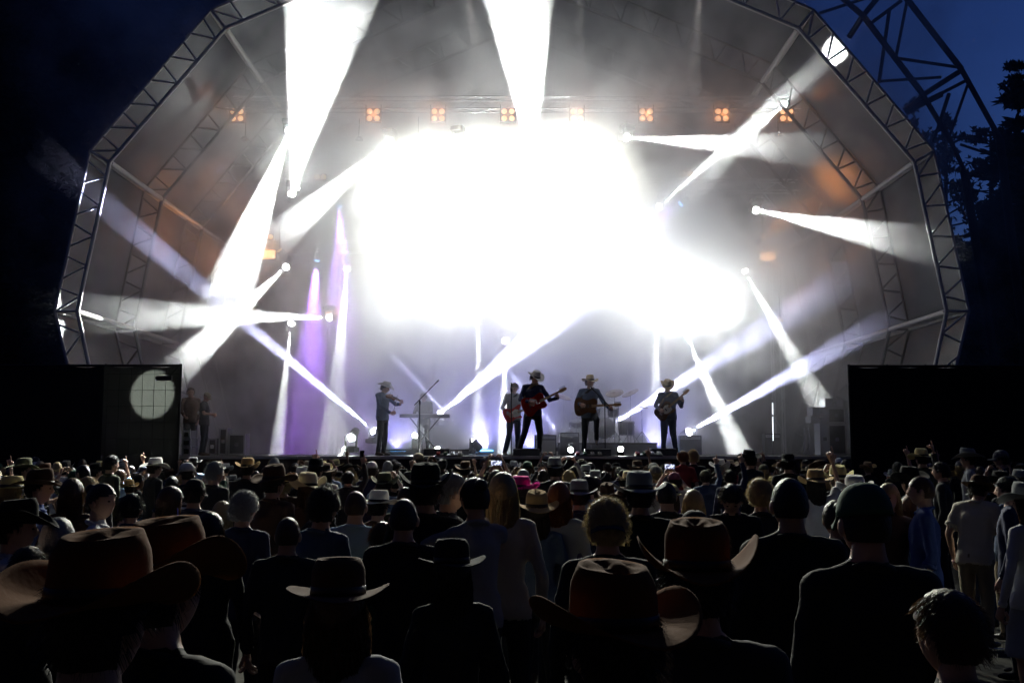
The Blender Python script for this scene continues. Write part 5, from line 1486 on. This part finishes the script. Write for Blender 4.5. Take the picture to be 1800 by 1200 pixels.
who(1600, 822, 10.6, 'person in plaid shirt and black cowboy hat with light on the crown', hat=(0, 'black'), shirt='charcoal', rz=.4)
who(368, 902, 6.0, 'person in black jacket with dark shoulder-length hair beside the grey curls', fem=True, hair=('wavy', 'dark', 1), shirt='black')
who(672, 918, 6.6, 'short bareheaded person in dark green between the black jackets', hair=('short', 'brown', 2), shirt='green')
who(1470, 880, 6.3, 'person with tied-up brown hair next to the large capped person', fem=True, hair=('bun', 'brown', 0), shirt='charcoal')
who(232, 868, 8.0, 'person with dark bob listening beside the outstretched arm', fem=True, hair=('short', 'black', 2), shirt='navy')
# left side
who(20, 836, 9.0, 'person in glowing straw hat over blond hair', fem=True, hat=(4, 'straw'), hair=('wavy', 'blond', 0), shirt='cream', rz=-.4)
who(68, 826, 8.4, 'person in dark cowboy hat and blue shirt, lit face in profile', hat=(1, 'brown'), shirt='blue', rz=-1.3)
who(28, 882, 5.4, 'person in black cowboy hat in profile with open white collar', hat=(0, 'black'), shirt='white', rz=-1.25, hair=('short', 'dark', 0))
who(100, 912, 5.6, 'person with loose grey-blond hair in front of the white sleeve', fem=True, hair=('wavy', 'grey', 0), shirt='navy', rz=-.2)
who(48, 986, 5.0, 'short dark-haired person, only the rimmed top of the head showing', fem=True, hair=('short', 'dark', 2), shirt='black')
who(176, 850, 7.0, 'person with high bun and white shirt stretching an arm out, smiling in profile', pose='pointR', fem=True, hair=('bun', 'dark', 0), shirt='white', rz=-1.35, cup='clear cup with blue straw held in the outstretched hand', straw=True)
who(126, 842, 8.2, 'person with long straight brown hair behind the bun', fem=True, hair=('long', 'brown', 0), shirt='brown')
who(154, 838, 9.2, 'person with short blond hair between the brown and straw hats', hair=('short', 'blond', 0), shirt='charcoal')
who(298, 856, 7.7, 'person with long brown curls lit from the stage', fem=True, hair=('wavy', 'brown', 1), shirt='black', rz=-.5)
who(342, 842, 8.8, 'dark-capped person holding a cup below the white cap', hat=('cap', 'black'), shirt='navy', pose='cup', cup='clear plastic cup with blue straw near the dark cap', straw=True)
who(330, 813, 12.6, 'person in white and blue trucker cap in profile', hat=('cap', 'white'), shirt='charcoal', rz=.9)
who(377, 811, 11.5, 'grey-haired person in dark collared jacket near the white cap', hair=('short', 'grey', 0), shirt='charcoal', rz=-.6)
who(481, 819, 9.0, 'person in brown wide-brimmed cowboy hat and brown shirt', hat=(1, 'brown'), shirt='brown', rz=-.5, tilt=.1, heavy=1.05)
who(543, 834, 9.4, 'person in pale curled cowboy hat with yellow-lit brim', fem=True, hat=(3, 'cream'), hair=('long', 'brown', 0), shirt='brown', rz=.7, pose='cup', cup='plastic cup of beer beside the pale curled hat')
who(390, 882, 8.2, 'person with long straight blond hair beside the navy shirt', fem=True, hair=('long', 'blond', 1), shirt='charcoal')
who(665, 862, 8.6, 'person in off-white fedora seen between two cropped heads', hat=(2, 'white'), shirt='brown', rz=-.4)
who(555, 806, 13.4, 'person in tall black hat in the middle rows', hat=(2, 'black'), shirt='black', rz=-.3)
who(435, 806, 14.5, 'person in tan creased hat in the middle rows', hat=(0, 'tan'), shirt='charcoal')
who(272, 805, 15.5, 'person in white cowboy hat standing alone against the black screen', hat=(1, 'white'), shirt='charcoal', rz=-.8)
who(612, 828, 15.0, 'person raising a dark phone straight up before the stage beams', pose='up1', shirt='charcoal', phone='dark phone held straight up on a raised arm')
who(1185, 830, 13.2, 'person in maroon cap filming with a glowing phone', pose='phone', hat=('cap', 'maroon'), shirt='cream', slv='short', phone='glowing phone held sideways showing the stage')
who(870, 822, 15.6, 'person with both arms raised and hands clasped', pose='arms2', slv='short', shirt='black', hair=('short', 'brown', 1))
who(955, 826, 16.0, 'person lifting a dim phone over the hats', pose='phone', shirt='charcoal', phone='dim phone lifted over the hats')
who(1000, 826, 15.6, 'person in light shirt lifting both forearms', pose='arms2', shirt='palegrey', hair=('short', 'blond', 1))
who(975, 806, 13.6, 'person in pale grey cowboy hat with deep centre dent', hat=(3, 'grey'), shirt='charcoal')
who(872, 826, 12.4, 'person filming with a small lit phone under raised arms', pose='phone', shirt='black', hair=('short', 'dark', 0), phone='small lit phone held below the clasped hands')
who(1283, 826, 15.4, 'person pointing one finger up at the band', pose='up1', shirt='navy', slv='long', hair=('short', 'dark', 0))
who(1240, 826, 16.2, 'person in olive cap raising a hand beside the pointing finger', pose='up1', shirt='denim', hat=('cap', 'olive'))
who(1200, 788, 19.8, 'person with red-tinted hair perched above the front rows', fem=True, hair=('short', 'auburn', 0), shirt='red', slv='short')
who(1218, 790, 20.2, 'fair-haired person perched above the front rows', hair=('curly', 'blond', 0), shirt='charcoal')
who(1318, 792, 17.0, 'person in black cowboy hat seen from behind against the stage floor', hat=(0, 'black'), shirt='charcoal', rz=.5)
who(1385, 797, 15.5, 'person in dark flat-topped hat with shiny brim', hat=(4, 'black'), shirt='black', rz=-.3)
who(1180, 852, 11.6, 'person in yellow-lit straw hat below the glowing phone', fem=True, hat=(6, 'straw'), shirt='purple', hair=('long', 'brown', 0))
who(1620, 786, 17.0, 'person in tan hat rising above the others by the black screen', hat=(1, 'straw'), shirt='olive', rz=.3)
who(1702, 776, 16.0, 'person in pale cowboy hat and grey shirt sitting above the crowd, in profile', hat=(0, 'grey'), shirt='palegrey', rz=1.1)
who(1760, 780, 16.5, 'person in grey cap in profile above the crowd', hat=('cap', 'grey'), shirt='charcoal', rz=1.1)
who(1655, 812, 13.5, 'person in dark striped shirt in profile raising a thin wrist', pose='up1', hair=('short', 'dark', 1), shirt='charcoal', rz=1.0)
who(1578, 812, 17.5, 'person with one long bare arm raised before the black screen', pose='up1', slv='short', shirt='black', hair=('short', 'dark', 0))
who(735, 796, 17.0, 'person in grey baseball cap close to the stage edge', hat=('cap', 'khaki'), shirt='charcoal', rz=-.3)
who(40, 806, 14.0, 'person in olive hat in profile against the black screen', hat=(1, 'olive'), shirt='olive', rz=-.9)
who(195, 800, 15.0, 'bareheaded person with tall dark hair before the black screen', hair=('short', 'black', 1), shirt='olive', rz=-.7)
# strap of the shoulder bag on the navy shirt: cloth worn, so a child of that person
Mg = WM[g_]
mb = MB(); mb.tube([(-.13, -.055, 1.475), (-.10, -.13, 1.38), (-.02, -.165, 1.2), (.07, -.155, 1.05), (.15, -.12, .93), (.19, -.02, .86)], .022, 8, True, .2, (0, -1, .2)); mb.obj('bag_strap', CL['white'], g_, True, Mg)
# ------------------------------------------------------------------ the rest of the crowd
rc = random.Random(21)
SH_ = dict(black='black', charcoal='charcoal', navy='navy', denim='denim', palegrey='pale grey', white='white', brown='brown', olive='olive', red='red', green='green', skyblue='pale blue', cream='cream')
HATN = {0: 'creased cowboy hat', 1: 'wide cowboy hat', 2: 'fedora', 3: 'curled cowboy hat', 4: 'flat-brimmed hat', 6: 'bucket hat'}
HAIRN = dict(buzz='cropped', short='short', curly='curly', long='long straight', wavy='long wavy', bun='bunned')
POSEN = dict(stand='', shift=', leaning', cup=', one hand lifted', up1=', pointing upward', phone=', filming', hip=', hand on hip', look=', head bowed', arms2=', arms raised')
made = 0
tries = 0
while made < 215 and tries < 9000:
    tries += 1
    d = 9.4 + (22.2 - 9.4) * rc.random() ** .75
    x = rc.uniform(-.535, .535) * d
    if any((x - a) ** 2 + (d - b) ** 2 < (.46 if d > 13 else .52) ** 2 for a, b, *_ in TAKEN): continue
    zt_ = rc.choice([rc.uniform(1.5, 1.85), rc.uniform(1.6, 1.8)])
    px = 900 + x / d * F
    py = 790 + (2 - zt_) * F / d
    if any(b > d and abs(px - q) < 26 + 130 / d and t_ > py - 46 for _, b, q, t_ in TAKEN[:86]): continue
    fem = rc.random() < .45
    pose = rc.choices(['stand', 'shift', 'cup', 'up1', 'phone', 'hip', 'look', 'arms2'], [40, 22, 12, 7, 7, 5, 4, 4])[0]
    slv = rc.choice(['long', 'short']) if pose in ('stand', 'shift') else ('long' if pose in ('hip', 'look') else 'short')
    shirt = rc.choices(list(SH_), [20, 18, 14, 10, 6, 6, 7, 6, 3, 3, 5, 5])[0]
    hk = rc.random()
    hat = None
    if hk < .46: hat = (rc.choices([0, 1, 2, 3, 4, 6], [30, 26, 12, 18, 8, 6])[0], rc.choices(['black', 'brown', 'tan', 'straw', 'white', 'grey', 'olive', 'cream'], [22, 16, 12, 12, 14, 10, 6, 8])[0])
    elif hk < .64: hat = ('cap', rc.choice(['black', 'navy', 'grey', 'olive', 'white', 'khaki', 'green', 'maroon']))
    hk2 = rc.choice(['long', 'wavy', 'wavy', 'bun', 'short']) if fem else rc.choice(['buzz', 'short', 'short', 'curly'])
    if hat and hk2 in ('curly', 'bun'): hk2 = 'short'
    hair = (hk2, rc.choices(['black', 'dark', 'brown', 'auburn', 'blond', 'grey'], [14, 26, 26, 6, 20, 8])[0], rc.randrange(3))
    head = (f"{hat[1]} baseball cap" if hat[0] == 'cap' else f"{hat[1]} {HATN[hat[0]]}") if hat else f"{HAIRN[hk2]} {hair[1] if hair[1] != 'dark' else 'dark-brown'} hair"
    lab = f"person in {SH_[shirt]} top with {head}{POSEN[pose]}, amid the crowd"
    me, inf = body((pose, fem, slv, 1., ''))
    me_s = zt_ / (inf['top'] + extra(hat, hair))
    o, M = put_person(x, d, .01, rc.gauss(0, .35) * rc.choice([1, 1, 2.6]) - x * .03, me_s, me, inf, CL[shirt], rc.choice([JEANS, DARKJ, DARKJ, KHAKI]), SKINS[rc.choices([0, 1, 2], [6, 3, 1])[0]], lab, 'standing crowd before the stage', hat, hair, None, rc.random() < .15, rc.gauss(0, .08))
    TAKEN.append((x, d, px, py))
    made += 1
print('CROWD', made, tries, len(BODY))
